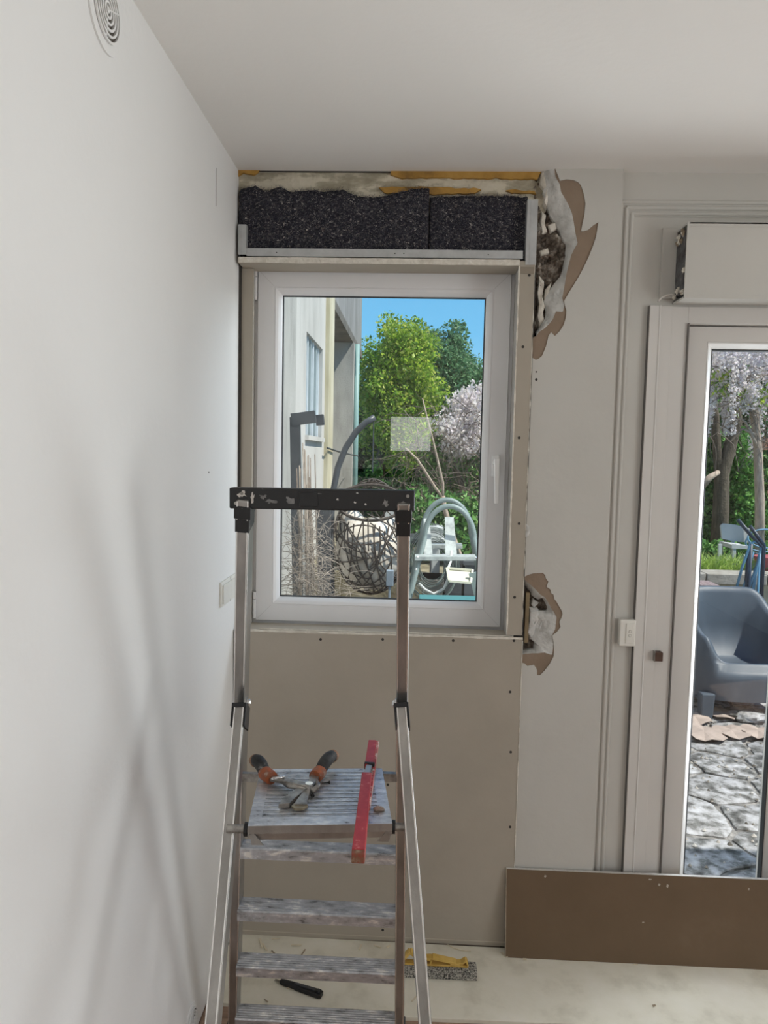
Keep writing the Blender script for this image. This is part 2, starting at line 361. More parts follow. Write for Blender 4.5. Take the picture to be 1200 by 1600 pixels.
def resample(pts, n):
    P = [Vector((x,0,z)) for x,z in (P2(*p) for p in pts)]; L = [0]
    for a, b in zip(P, P[1:]): L.append(L[-1]+(b-a).length)
    out = []
    for i in range(n):
        t = L[-1]*i/(n-1); k = 0
        while k < len(L)-2 and L[k+1] < t: k += 1
        out.append(P[k].lerp(P[k+1], (t-L[k])/max(1e-9,(L[k+1]-L[k]))))
    return out
def gyp_band(o, i, n, seed):
    A = resample(o, n); B = resample(i, n); mb = MB()
    def fn(u, v):
        k = min(n-1, int(round(u*(n-1)))); p = A[k].lerp(B[k], v)
        y = YW + .004 + .026*v**1.5 + .005*fbm(p, 30, seed)*min(1,v*4)
        jx = .003*fbm(p, 60, seed+1)*(v>.5); return Vector((max(p.x+jx, colL-.004), y, p.z+jx))
    mb.grid(fn, n-1, 7)
    # thickness edge facing the cavity
    def fe(u, v):
        q = fn(u, 1.0); return Vector((q.x, q.y+.03*v, q.z))
    mb.grid(fe, n-1, 2); return mb
gyp_band(topg, topi, 90, 1).build('gypsum_edge', M['gyp_grey'], wall_front, smooth=True)['label'] = 'torn grey gypsum edge'
gyp_band(botg, boti, 70, 2).build('gypsum_edge', M['gyp_grey'], wall_front, smooth=True)['label'] = 'torn grey gypsum edge'
def rub(x0, x1, z0, z1, seed, n1, n2, amp):
    mb = MB()
    def fn(u, v):
        x = x0+(x1-x0)*u; z = z0+(z1-z0)*v
        return Vector((x, 2.535 + amp*fbm((x,0,z), 22, seed) + amp*.5*fbm((x,3,z), 70, seed), z))
    mb.grid(fn, n1, n2); return mb
q0 = at(836,600,YW); 
rub(colL-.012, at(905,400,YW).x, at(838,566,YW).z, ZC, 3, 50, 160, .020).build('broken_masonry', M['rubble'], wall_front)['label'] = 'broken brick and mortar in the torn opening'
rub(colL-.012, at(880,960,YW).x, at(838,1060,YW).z, at(838,890,YW).z, 4, 34, 70, .010).build('broken_masonry', M['rubble'], wall_front)['label'] = 'broken masonry in the lower torn opening'
# crumbly white plaster remnants
def lump(name, pts, Y, th, m, parent, seed=0):
    P = px_poly(pts, Y); c = sum(P, Vector())/len(P); mb = MB(); n = len(P); rings = [(1,0),(.8,-th*.8),(.45,-th),(.15,-th*.9)]; vs = []
    for k, (s_, dy) in enumerate(rings):
        for i, p in enumerate(P):
            q = c.lerp(p, s_); q.y += dy + th*.5*fbm(q, 60, seed)*(k>0); vs.append(q)
    fs = [(k*n+i, k*n+(i+1)%n, (k+1)*n+(i+1)%n, (k+1)*n+i) for k in range(3) for i in range(n)] + [tuple(3*n+i for i in range(n))]
    P2_ = [p+Vector((0,.03,0)) for p in P]; b = len(vs); vs += P2_; fs += [(i,(i+1)%n,b+(i+1)%n,b+i) for i in range(n)]
    return mb.add(vs, fs).build(name, m, parent, smooth='auto')
for sd, (pts, th) in enumerate([([(845,266),(866,266),(870,282),(862,292),(866,305),(861,320),(856,312),(853,330),(848,322),(850,300),(843,290)],.014),
        ([(842,430),(850,440),(847,462),(852,480),(846,492),(850,505),(842,515),(838,500),(841,475),(838,455)],.012),
        ([(852,452),(862,440),(860,450),(855,462),(850,470)],.010), ([(846,330),(853,336),(851,352),(855,362),(847,366),(844,350)],.008),
        ([(856,352),(868,348),(870,358),(860,364)],.007), ([(843,392),(856,388),(858,396),(845,400)],.006)]):
    lump('plaster_remnant', pts, 2.526, th, M['gyp'], wall_front, sd)
for sd, (pts, th) in enumerate([([(827,948),(840,950),(846,960),(838,975),(834,992),(828,1000),(822,990),(826,970)],.014),
        ([(832,934),(842,942),(834,950),(829,944)],.008), ([(846,960),(858,965),(862,985),(855,1005),(838,1006),(838,985)],.016)]):
    lump('plaster_remnant', pts, 2.524, th, M['gyp_grey'], wall_front, sd+9)
MB().box((at(820,960,2.52).x,2.512,at(820,1003,2.52).z),(at(826,960,2.52).x,2.53,at(820,925,2.52).z)).build('old_stud', soft('old_ochre_wood',(.26,.20,.12),.9,20,.8), wall_front)
# little screw holes and the flake on the column
for (a, b, r) in ((838,581,.0028),(838,593,.0045),(326,0,0)):
    if r: MB().cyl(at(a,b,YW-.0006), (0,1,0), r, .001, 10).build('screw_hole', M['slot'], wall_front)
lump('paint_flake', [(822,819),(827,822),(828,832),(824,840),(820,838)], 2.489, .002, M['gyp_grey'], wall_front, 5)

# ------------------------------------------------------------------ floor, boards on it
fl = struct(MB().box((XL-.2,YBK-.2,-.25),(XR+.2,YB,-.012)), 'floor', M['floor'])
yy = YBK; pk = 0; proto = None
while yy < YW-.001:
    x0 = XL+.002; off = [1.7, 1.1, 2.3, .7][pk%4]; xs = [x0]; x = x0+off
    while x < XR-.3: xs.append(x); x += 1.9
    xs.append(XR-.002)
    for a, b in zip(xs, xs[1:]):
        MB().box((a+.001,yy+.001,-.012),(b-.001,min(yy+.129,YW),0)).build('plank', M['floor'], fl)
    yy += .13; pk += 1
# cream sheet on the floor
c0 = atz(345,1566,.012); c1 = atz(600,1588,.012); c2 = atz(1200,1602,.012)
pts = [(XL+.004,c0.y,0), (c1.x,c1.y,0), (c2.x+1.2,c2.y-.01,0), (c2.x+1.2,2.46,0), (XL+.004,2.484,0)]
sh = MB().prism(pts, (0,0,.012)).build('floor_board', M['sheet'], bevel=.001)
tag(sh, 'large cream board laid flat on the floor under the window and door', 'board')

# ------------------------------------------------------------------ plasterboard round the window
YP = 2.482
pz1 = at(600, 990, YP).z; pxr = at(817, 995, YP).x
pb = MB().box((XL+.004,YP,.0122),(pxr,YP+.0125,pz1)).build('plasterboard_sheet', M['board'], bevel=.0004)
tag(pb, 'large grey-brown plasterboard sheet screwed below the window', 'plasterboard')
def rough_edge(p, q, w_, seed, parent, name='cut_edge', amp=.002, m=None):
    p = Vector(p); q = Vector(q); mb = MB(); n = max(8,int((q-p).length/.012)); L = (q-p)
    up = Vector((0,0,1)) if abs(L.x) > abs(L.z) else Vector((1,0,0))
    def fn(u, v):
        c = p + L*u; k = amp*fbm(c, 25, seed)
        return c + up*((v-.5)*w_ + k*(1 if v>.5 else -1)) + Vector((0,-.0015*math.sin(v*PI) ,0))
    mb.grid(fn, n, 3); return mb.build(name, m or M['gyp'], parent, smooth=True)
rough_edge((XL+.005,YP-.0008,pz1-.003),(pxr,YP-.0008,pz1-.003), .008, 3, pb)['label'] = 'rough white cut edge'
rough_edge((pxr-.001,YP-.0008,.02),(pxr-.001,YP-.0008,pz1-.01), .003, 4, pb)
MB().box((XL+.004,YP-.0012,at(600,1463,YP).z-.003),(pxr-.01,YP,at(600,1463,YP).z)).build('chalk_line', soft('pale_score_line',(.52,.47,.39),.9), pb)
def screw(px, py, Y, parent):
    c = at(px, py, Y); mb = MB(); mb.cyl(c+Vector((0,-.0008,0)), (0,1,0), .0048, .003, 12, .003); return mb.build('screw', M['slot'], parent)
for a, b in ((501,999),(598,999),(708,1001),(803,1001),(797,1081),(798,1175),(797,1292),(598,1453),(606,1226)): screw(a, b, YP, pb)
# sill ledge of board, top and sides of the reveal
sl = MB().box((XL+.004,YP+.0126,pz1-.014),(pxr-.012,YS-.006,pz1-.001)).build('sill_board', M['board'])
tag(sl, 'narrow plasterboard ledge lying along the bottom of the window opening', 'plasterboard')
rough_edge((wx0+.05,YP+.0105,pz1+.0012),(pxr-.03,YP+.0105,pz1+.0012), .006, 8, sl)
rx0 = at(806, 700, YP).x - .0; strip_l = at(802, 700, YP).x; strip_r = colL-.004
stz1 = at(825, 408, YP).z
rs = MB().prism([(strip_l,YP,pz1+.008),(strip_r,YP,pz1+.008),(strip_r,YP,stz1),(strip_l,YP,stz1)],(0,.0125,0)).build('plasterboard_strip', M['board'])
tag(rs, 'narrow vertical plasterboard strip right of the window beside the torn wall', 'plasterboard')
rough_edge((strip_l-.001,YP-.001,pz1+.01),(strip_l-.001,YP-.001,stz1), .005, 5, rs)['label'] = 'rough white cut edge'
rough_edge((strip_r+.000,YP-.0002,pz1+.01),(strip_r+.000,YP-.0002,stz1), .002, 6, rs)
MB().box((strip_l+.004,YP-.0015,at(825,428,YP).z),(strip_r-.003,YP,at(825,417,YP).z)).build('dark_patch', soft('dark_board_patch',(.29,.25,.20),.9), rs)
for a, b in ((827,430),(817,542),(811,684),(811,818),(804,933)): screw(a, b, YP, rs)
MB().box((strip_l+.002,YP+.0126,pz1),(strip_l+.014,YS-.004,stz1)).build('reveal_side', soft('reveal_board',(.47,.45,.42),.8,4,.95), rs)
# gap behind the strip: dark backing
MB().box((strip_l+.016,YP+.014,0),(colL+.003,2.53,stz1)).build('gap_backing', M['slot'], wall_front)
ls = MB().box((XL+.006,2.545,pz1+.004),(sx0-.004,2.557,at(388,420,2.55).z)).build('plasterboard_strip', M['board'])
tag(ls, 'narrow vertical plasterboard strip in the corner left of the window', 'plasterboard')
MB().box((XL,2.535,pz1),(XL+.008,2.552,zl0)).build('corner_gap', M['slot'], wall_front)
# top strip (white cut edge)
tz0, tz1 = at(600,413,YP-.004).z, at(600,403.5,YP-.004).z
ts = MB().box((at(373,405,YP).x,YP-.004,tz0),(at(812,408,YP).x,YS-.006,tz1)).build('plasterboard_strip', M['board'])
tag(ts, 'thin plasterboard head lining with chalky front edge right above the window', 'plasterboard')
rough_edge((at(373,405,YP).x,YP-.0052,(tz0+tz1)/2),(at(812,408,YP).x,YP-.0052,(tz0+tz1)/2), tz1-tz0-.001, 7, ts, amp=.0012)['label'] = 'chalky cut edge'

# ------------------------------------------------------------------ metal studwork and insulation
YG = 2.482
rz0, rz1 = at(600,402,YG).z, at(600,389.5,YG).z
rl = MB(); rxa, rxb = at(385,395,YG).x, at(817,397,YG).x
rl.box((rxa,YG,rz0),(rxb,YG+.0012,rz1)); rl.box((rxa,YG+.0012,rz0),(rxb,YG+.07,rz0+.0012)); rl.box((rxa,YG+.07,rz0),(rxb,YG+.0712,rz1))
rail = rl.build('metal_track', M['galv']); tag(rail, 'long galvanised track lying along the bottom of the wadding above the window', 'metal profile')
for a, b in ((432,394.5),(617,396),(631,396),(763,398)):
    MB().cyl(at(a,b,YG-.0004),(0,1,0),.0022,.002,8).build('screw_hole', M['slot'], rail)
def stud(xa, xb, za, zb, label):
    mb = MB(); mb.box((xa,YG-.003,za),(xb,YG-.0018,zb)); mb.box((xa,YG-.0018,za),(xa+.0012,YG+.045,zb)); mb.box((xb-.0012,YG-.0018,za),(xb,YG+.045,zb))
    mb.box((xa+(xb-xa)*.35,YG-.0042,za+.002),(xa+(xb-xa)*.42,YG-.0028,zb-.002))
    o = mb.build('metal_stud', M['galv']); tag(o, label, 'metal profile'); return o
stud(at(372.5,380,YG).x, at(385,380,YG).x, at(377,398,YG).z, at(377,351,YG).z, 'short galvanised stud stub in the left corner above the window')
st2 = stud(at(822.5,360,YG).x, at(839,360,YG).x, at(831,414,YG).z, at(833,312,YG).z, 'upright galvanised stud between the black wadding and the torn wall')
def batt(xa, xb, y0, pys, label, seed):
    """wadding slab: rough front, fuzzy wavy top"""
    def top(x):
        px = (x-xa)/(xb-xa); base = np.interp(px, [p[0] for p in pys], [p[1] for p in pys])
        return base
    zb = rz0+.003; mb = MB(); nu, nv = 150 if xb-xa>.4 else 90, 46
    def fn(u, v):
        x = xa+(xb-xa)*u; zt = top(x) + .004*fbm((x,0,0), 60, seed) + .003*fbm((x,0,5),220,seed); z = zb+(zt-zb)*v
        e = min(1, (1-v)*9); e2 = min(1, min(u,1-u)*60)
        y = y0 + .012*(1-e)**2 + .006*(1-e2) - .004*fbm((x,0,z), 18, seed)*e - .0035*abs(fbm((x,2,z), 120, seed)) - .0015*random.random()
        return Vector((x, y, z))
    mb.grid(fn, nu, nv)
    mb.grid(lambda u, v: Vector(fn(u,1.0)) + Vector((0,.06*v,.001*v)), nu, 3)
    for uu in (0,1): mb.grid(lambda u, v: Vector(fn(uu,v)) + Vector((0,.06*u,0)), 3, nv)
    o = mb.build('insulation_batt', M['wadding'], fix=False); tag(o, label, 'insulation', 'grey recycled-fibre wadding above the window')
    fb = MB(); 
    for _ in range(900 if xb-xa>.4 else 520):
        x = random.uniform(xa+.004, xb-.004); edge = random.random() < .45
        zt = top(x); z = zt + random.uniform(-.004,.004) if edge else random.uniform(zb+.004, zt)
        p = Vector((x, y0-.001+(.008 if edge else 0), z)); d = Vector((random.uniform(-1,1), random.uniform(-.8,-.1), random.uniform(-.6,1))).normalized()
        l = random.uniform(.004,.010); q = p + d*l*.5 + Vector((random.uniform(-.002,.002),0,0)); fb.tube([p, q, p+d*l+Vector((0,0,random.uniform(-.003,.003)))], .00035, 3, cap=False)
    f = fb.build('loose_fibres', mat('loose_fibre', (.16,.155,.17), 1, 0, (300,1,[(.4,(.03,.03,.04)),(.6,(.16,.15,.16)),(.75,(.45,.42,.40))])), o, fix=False); f['kind'] = 'stuff'
    return o
zt = lambda px, py: at(px, py, 2.51).z
xA, xB = XL+.006, at(670,340,2.505).x
batt(xA, xB, 2.503, [(0,zt(370,296)),(.08,zt(395,290)),(.14,zt(415,298)),(.22,zt(440,291)),(.27,zt(452,300)),(.38,zt(487,296)),(.45,zt(505,299)),(.55,zt(535,296)),(.62,zt(560,306)),(.72,zt(590,308)),(.8,zt(612,304)),(.88,zt(635,297)),(.94,zt(652,294)),(1,zt(669,293))], 'long black-grey fibre insulation slab on the left, above the window', 1)
batt(xB+.002, at(824.5,350,2.51).x, 2.512, [(0,zt(671,306)),(.2,zt(700,305)),(.5,zt(745,304)),(.8,zt(800,304)),(1,zt(826,306))], 'shorter black-grey fibre insulation slab on the right, beside the upright stud', 2)

# ------------------------------------------------------------------ window 1
win = empty('window_1', ((sx0+sx1)/2, YS, sz0), kind='structure')
fr = MB().frame(wx0, wx1, wz0, wz1, [(0,YB-.02),(0,YS+.012),(.03,YS+.012),(.03,YS+.035),(.045,YS+.035),(.045,YB-.02)])
fr.build('window_frame', M['pvc'], win, bevel=.001)
gx0, gx1 = at(440,700,YS+.03).x, at(752,700,YS+.03).x; gz0, gz1 = at(600,936,YS+.03).z, at(600,464,YS+.03).z
def lerp_prof(x0, x1, z0, z1, X0, X1, Z0, Z1, steps):
    mb = MB(); vs = []; k = len(steps)
    for t, Y in steps:
        a, b, c, d = x0+(X0-x0)*t, x1+(X1-x1)*t, z0+(Z0-z0)*t, z1+(Z1-z1)*t
        vs += [(a,Y,c),(b,Y,c),(b,Y,d),(a,Y,d)]
    fs = [(i*4+j, i*4+(j+1)%4, (i+1)*4+(j+1)%4, (i+1)*4+j) for i in range(k-1) for j in range(4)]
    return mb.add(vs, fs)
lerp_prof(sx0, sx1, sz0, sz1, gx0, gx1, gz0, gz1, [(0,YS+.045),(0,YS+.003),(.02,YS),(.70,YS),(.715,YS+.0015),(.73,YS),(.76,YS),(.86,YS+.006),(.95,YS+.016),(1,YS+.026),(1,YS+.05)]).build('window_sash', M['pvc'], win)
g = .004
lerp_prof(gx0-.001, gx1+.001, gz0-.001, gz1+.001, gx0+g, gx1-g, gz0+g, gz1-g, [(0,YS+.028),(.5,YS+.026),(1,YS+.028),(1,YS+.034)]).build('gasket', M['gasket'], win)
MB().box((gx0-.01,YS+.032,gz0-.01),(gx1+.01,YS+.036,gz1+.01)).build('pane', glass('window_glass', (.97,.985,.98), .0), win)
# mitre lines on the sash
for (a, b) in (((sx0,sz1),(gx0,gz1)),((sx1,sz1),(gx1,gz1)),((sx0,sz0),(gx0,gz0)),((sx1,sz0),(gx1,gz0))):
    p = Vector((a[0],YS-.0002,a[1])); q = Vector((b[0],YS-.0002,b[1])); MB().beam(p.lerp(q,.03), p.lerp(q,.68), .0008, .0006, (1,0,-1)).build('mitre_joint', soft('mitre_line_grey',(.52,.51,.51),.8), win)
hd = empty('tmp', (0,0,0)); COL.objects.unlink(hd)
hx = at(774, 750, YS-.02)
h = MB(); h.box((hx.x-.013,YS-.009,at(774,745,YS).z),(hx.x+.013,YS-.0002,at(774,711,YS).z)); hh = h.build('handle_plate', M['pvc_bright'], win, bevel=.003)
h = MB(); h.beam((hx.x,YS-.045,at(774,722,YS-.04).z+.012),(hx.x+.004,YS-.045,at(774,787,YS-.04).z),.020,.014,(1,0,0),.015,.011); h.cyl((hx.x,YS-.008,at(774,724,YS).z),(0,-1,0),.009,.034,12)
h.build('handle', M['pvc_bright'], win, bevel=.004)['label'] = 'white lever handle'
for (a,b,c) in ((399,419,468),(397,925,966)):
    X_ = at(a,(b+c)/2,YS-.01).x; z1_, z0_ = at(a,b,YS-.01).z, at(a,c,YS-.01).z
    hb = MB(); hb.tube([(X_,YS-.006,z0_),(X_,YS-.006,z0_+(z1_-z0_)*.72)],.0065,12); hb.tube([(X_,YS-.006,z0_+(z1_-z0_)*.74),(X_,YS-.006,z1_)],.0065,12)
    hb.build('hinge', M['pvc'], win, smooth='auto')
MB().box((wx0-.01,YB-.03,wz0-.05),(wx1+.01,YB+.06,wz0-.01)).build('outer_sill', soft('outer_sill_concrete',(.5,.48,.45),.9), win)

# ------------------------------------------------------------------ door 1 with its surround
dr = empty('door_1', ((djx+doorR)/2, 2.53, 0), kind='structure')
YJ = 2.500
gl0 = at(1085, 960, 2.60).x; gl1 = at(1192, 1250, 2.60).x; glT = at(1150, 548, 2.60).z
sashL = at(1042, 1060, 2.545).x
leafW = gl1-gl0 + (gl0-sashL)*2
doorRR = sashL + 2*leafW + .05
fz = at(1100, 478, YJ).z
# outer frame: L post with fluted front, head
f = MB(); f.box((djx,YJ,0),(djx+.032,2.66,fz)); f.box((djx+.032,YJ+.008,0),(djx+.075,2.66,fz)); f.box((djx+.075,YJ+.013,0),(sashL-.002,2.66,fz))
f.box((sashL-.002,YJ+.013,at(1150,507,2.52).z),(doorRR,2.66,fz)); f.box((doorRR,YJ,0),(doorRR+.08,2.66,fz)); f.box((djx+.02,YJ+.02,0),(doorRR,2.66,.035))
f.build('door_frame', M['pvc_door'], dr, bevel=.0015)
hz = at(1150,507,2.52).z
for k in range(2):
    a = sashL + k*leafW; b = a+leafW-.003; ga = a+(gl0-sashL); gb = ga+(gl1-gl0)
    lf = lerp_prof(a, b, .04, hz-.003, ga, gb, .16, glT, [(0,2.60),(0,2.545),(.02,2.542),(.72,2.542),(.735,2.5435),(.75,2.542),(.8,2.546),(1,2.575),(1,2.62)]).build('door_leaf', M['pvc_door'], dr)
    lerp_prof(ga-.001, gb+.001, .159, glT+.001, ga+.004, gb-.004, .164, glT-.004, [(0,2.576),(.5,2.574),(1,2.576),(1,2.60)]).build('gasket', M['gasket'], lf)
    MB().box((ga-.008,2.596,.15),(gb+.008,2.60,glT+.008)).build('pane', glass('door_glass', (.95,.965,.97), .0), lf)
MB().box((sashL-.003,2.505,.04),(sashL+.0012,2.541,hz)).build('shadow_gap', mat('gap_grey',(.16,.15,.14),.9), dr)  # solid strip; the shade of the gap is put into its dark colour
MB().tube([(djx+.033,YJ+.001,0),(djx+.033,YJ+.001,fz)],.0035,8).build('frame_bead', M['pvc_door'], dr)
MB().box((djx-.002,YJ+.004,0),(djx,YJ+.02,fz)).build('shadow_gap', mat('gap_grey',(.16,.15,.14),.9), dr)
MB().box((at(1022,1025,YJ).x,YJ-.014,at(1027,1032,YJ).z),(at(1034,1025,YJ).x,YJ+.02,at(1027,1018,YJ).z)).build('latch_keep', soft('brown_latch',(.09,.05,.035),.5,30,.8), dr, bevel=.002)['label'] = 'small dark brown latch stub'
MB().box((at(1022,1025,YJ).x-.0015,YJ-.012,at(1027,1033,YJ).z),(at(1022,1025,YJ).x+.001,YJ+.02,at(1027,1017,YJ).z)).build('latch_plate', M['steel'], dr)
# surround mouldings: three ridges down the left and along the top
def moulding(n, pts_x, z_top):
    for k, xx in enumerate(pts_x): pass
mx = [at(a, 800, YR).x for a in (949, 957.5, 966)]
mzt = [at(1100, a, YR).z for a in (317, 326, 335)]
t1 = MB()
for k, (xx, zz) in enumerate(zip(mx, mzt)):
    n = 8
    for (p, q) in (((xx,0),(xx,zz)), ((xx,zz),(XR,zz))):
        t1.tube([(p[0],YR-.002,p[1]),(q[0],YR-.002,q[1])], .0068 if k!=1 else .0078, 10)
t1.box((mx[0]-.010,YR-.003,0),(mx[2]+.010,YR,mzt[2]-.01)); t1.box((mx[0]-.010,YR-.003,mzt[2]-.010),(XR,YR,mzt[0]+.010))
o = struct(t1, 'trim_1', M['trim'], smooth='auto')
# roller shutter box
YX = 2.415
bx0 = at(1072, 400, YX).x; bz1 = at(1120, 347, YX).z; bz0 = at(1120, 466, YX).z
sbx = empty('shutter_box', (bx0+.7, YR, bz0), 'long cream roller shutter box above the glazed door, its left end open', 'shutter box')
b = MB(); b.box((bx0,YX,bz0),(doorRR+.1,YX+.006,bz1)); b.box((bx0,YX,bz1-.006),(doorRR+.1,YR-.001,bz1)); b.box((bx0,YX,bz0),(doorRR+.1,YR-.001,bz0+.006)); b.box((doorRR+.094,YX,bz0),(doorRR+.1,YR-.001,bz1))
b.build('casing', M['trim'], sbx, bevel=.001)
b = MB(); b.box((bx0-.001,YX-.004,bz0-.002),(doorRR+.1,YX,bz0+.008)); b.box((bx0+.01,YX-.0015,bz1-.014),(doorRR+.1,YX,bz1-.012)); b.box((bx0-.001,YX-.003,bz0),(bx0+.006,YX,bz1))
b.build('edge_bead', M['trim'], sbx)
b = MB(); b.box((bx0-.0,YX+.012,bz0+.018),(bx0+.02,YR-.012,bz1-.018)); b.build('end_plate', mat('dark_grey_end',(.10,.10,.105),.6,0,(40,5,[(.3,(.035,.03,.028)),(.6,(.13,.13,.135)),(.75,(.28,.26,.23))])), sbx)
for k in range(14):
    zz = bz0+.012+(bz1-bz0-.03)*random.choice([random.uniform(0,.12),random.uniform(.86,1),random.random()]); yy_ = random.uniform(YX+.008,YR-.02)
    MB().ball((bx0-.002,yy_,zz),.006,.008,.008,8,5,lambda p: 1+.4*math.sin(p.x*9+p.z*11+k)).build('filler_crumb', M['gyp'] if k%3 else M['dustb'], sbx)
# side panel left of the box, white cable
sp = MB().box((at(1034,400,YR-.012).x,YR-.014,at(1034,466,YR-.012).z),(at(1057,400,YR-.012).x,YR,at(1034,356,YR-.012).z)).build('side_cover', M['trim'], sbx, bevel=.001)
MB().box((at(1034,400,YR-.014).x,YR-.0165,at(1034,466,YR-.012).z),(at(1037.5,400,YR-.014).x,YR-.014,at(1034,356,YR-.012).z)).build('cover_ridge', M['trim'], sp)
MB().tube([at(1028,471,2.505),at(1034,465,2.503),at(1042,461,2.502),at(1049,460,2.502),at(1058,463,2.49)], .0028, 8).build('cable', M['cable'], sbx, smooth=True)
# surface socket on the trim
def surf_box(): 
    c = at(979, 988, YR-.02); s = empty('wall_socket', (c.x, YR, c.z-.04), 'small white surface-mounted switch with two oval buttons, left of the glazed door', 'switch')
    w_ = at(992,988,YR-.03).x - at(967,988,YR-.03).x; h_ = at(979,968,YR-.03).z-at(979,1009,YR-.03).z
    MB().box((c.x-w_/2,YR-.034,c.z-h_/2),(c.x+w_/2,YR-.0052,c.z+h_/2)).build('housing', M['plate'], s, bevel=.004)
    MB().box((c.x-w_*.12,YR-.0375,c.z-h_*.38),(c.x+w_*.36,YR-.034,c.z+h_*.38)).build('face_plate', M['plate'], s, bevel=.001)
    for k in (-1,1):
        bm = MB(); n=16; P=[]; cx = c.x+w_*.12
        for i in range(n):
            t = PI*i/(n-1); P.append((cx+.005*math.cos(t), YR-.0375, c.z+k*(.003+.010*math.sin(t))))
        bm.prism(P, (0,-.001,0)); bm.build('button_outline', mat('grey_outline',(.36,.33,.29),.7), s)
        P2_ = [(cx+(p[0]-cx)*.72, YR-.0385, c.z+k*(.004+(abs(p[2]-c.z)-.003)*.72)) for p in P]
        MB().prism(P2_, (0,-.001,0)).build('button', M['plate'], s)
surf_box()

# ------------------------------------------------------------------ left wall fittings
def double_switch():
    c = [atx(343,926,XL+.001), atx(357,920,XL+.001), atx(371,913,XL+.001)]
    z0 = c[1].z-.040; z1 = c[1].z+.040
    s = empty('light_switch', (XL, c[1].y, z0), 'cream double switch plate on the left wall beside the ladder', 'switch')
    y = [p.y for p in c]
    MB().box((XL+.0002,y[0],z0),(XL+.008,y[2],z1)).build('frame_plate', M['plate'], s, bevel=.002)
    MB().box((XL+.008,y[0]+.008,z0+.010),(XL+.013,y[1]-.004,z1-.010)).build('rocker', M['plate'], s, bevel=.001)
    k = MB().box((XL+.008,y[1]+.006,z0+.010),(XL+.011,y[2]-.008,z1-.010)).build('blank_insert', M['plate'], s, bevel=.001)
    MB().cyl((XL+.011,(y[1]+y[2])/2,c[1].z-.004),(1,0,0),.005,.0015,12).build('indicator', soft('reddish_indicator',(.22,.09,.06),.5), k)
    MB().box((XL+.0078,y[1]-.0016,z0),(XL+.0086,y[1]+.0016,z1)).build('joint_line', M['slot_grey'], s)
double_switch()
def vent(px, py, r, ro, label):
    c = atx(px, py, XL); s = empty('round_vent', c, label, 'vent')
    x0 = XL
    MB().tube([(x0+.0002,c.y,c.z),(x0+.004,c.y,c.z)], ro, 40).build('cover_disc', M['left_paint'], s, smooth='auto')
    MB().tube([(x0+.0041,c.y,c.z),(x0+.0050,c.y,c.z)], r, 36).build('dark_grille_opening', M['slot_grey'], s)
    rings = 5
    for k in range(rings+1):
        rr = r*(k+.35)/(rings+.1); mb = MB(); n = 36; wd = r*.042
        vs=[]; fs=[]
        for i in range(n):
            t=2*PI*i/n
            for (a,b) in ((rr-wd,.005),(rr-wd,.0085),(rr+wd,.0085),(rr+wd,.005)): vs.append((x0+b,c.y+a*math.cos(t),c.z+a*math.sin(t)))
        for i in range(n):
            j=(i+1)%n
            for q in range(3): fs.append((i*4+q,i*4+q+1,j*4+q+1,j*4+q))
        mb.add(vs,fs).build('ring', M['left_paint'], s)
    for t in (.35,.35+2*PI/3,.35+4*PI/3):
        MB().beam((x0+.0065,c.y,c.z),(x0+.0065,c.y+r*math.cos(t),c.z+r*math.sin(t)),.003,.003,(1,0,0)).build('spoke', M['left_paint'], s)
vent(163, 15, .053, .078, 'round white vent grille with concentric rings high on the left wall')
vent(298, 1600, .040, .055, 'round vent grille low on the left wall beside the ladder foot')
# thin dark line near the corner of left wall
MB().box((XL+.0002,atx(337,300,XL).y,atx(337,322,XL).z),(XL+.0012,atx(337,300,XL).y+.002,atx(337,262,XL).z)).build('dark_line', M['slot_grey'], bpy.data.objects['wall_left'])
MB().cyl(atx(326,738,XL),(1,0,0),.003,.001,8).build('nail_hole', M['slot'], bpy.data.objects['wall_left'])

# back-room window (seen as a reflection), then an unseen side window added for fill
wb = empty('window_2', (-.06,YBK,1.76), kind='structure')
MB().frame(-.34,.22,1.76,2.22,[(0,YBK-.15),(0,YBK+.01),(.03,YBK+.01),(.03,YBK-.15)]).build('window_frame', M['pvc'], wb)
w3 = empty('added_window', (XR,-1.7,.3), kind='structure')
for y0,y1,z0,z1 in ((-1.10,-1.04,.3,2.4),(.64,.70,.3,2.4),(-1.04,.64,.3,.36),(-1.04,.64,2.34,2.4)):
    MB().box((XR-.02,y0,z0),(XR+.06,y1,z1)).build('window_frame', M['pvc'], w3)

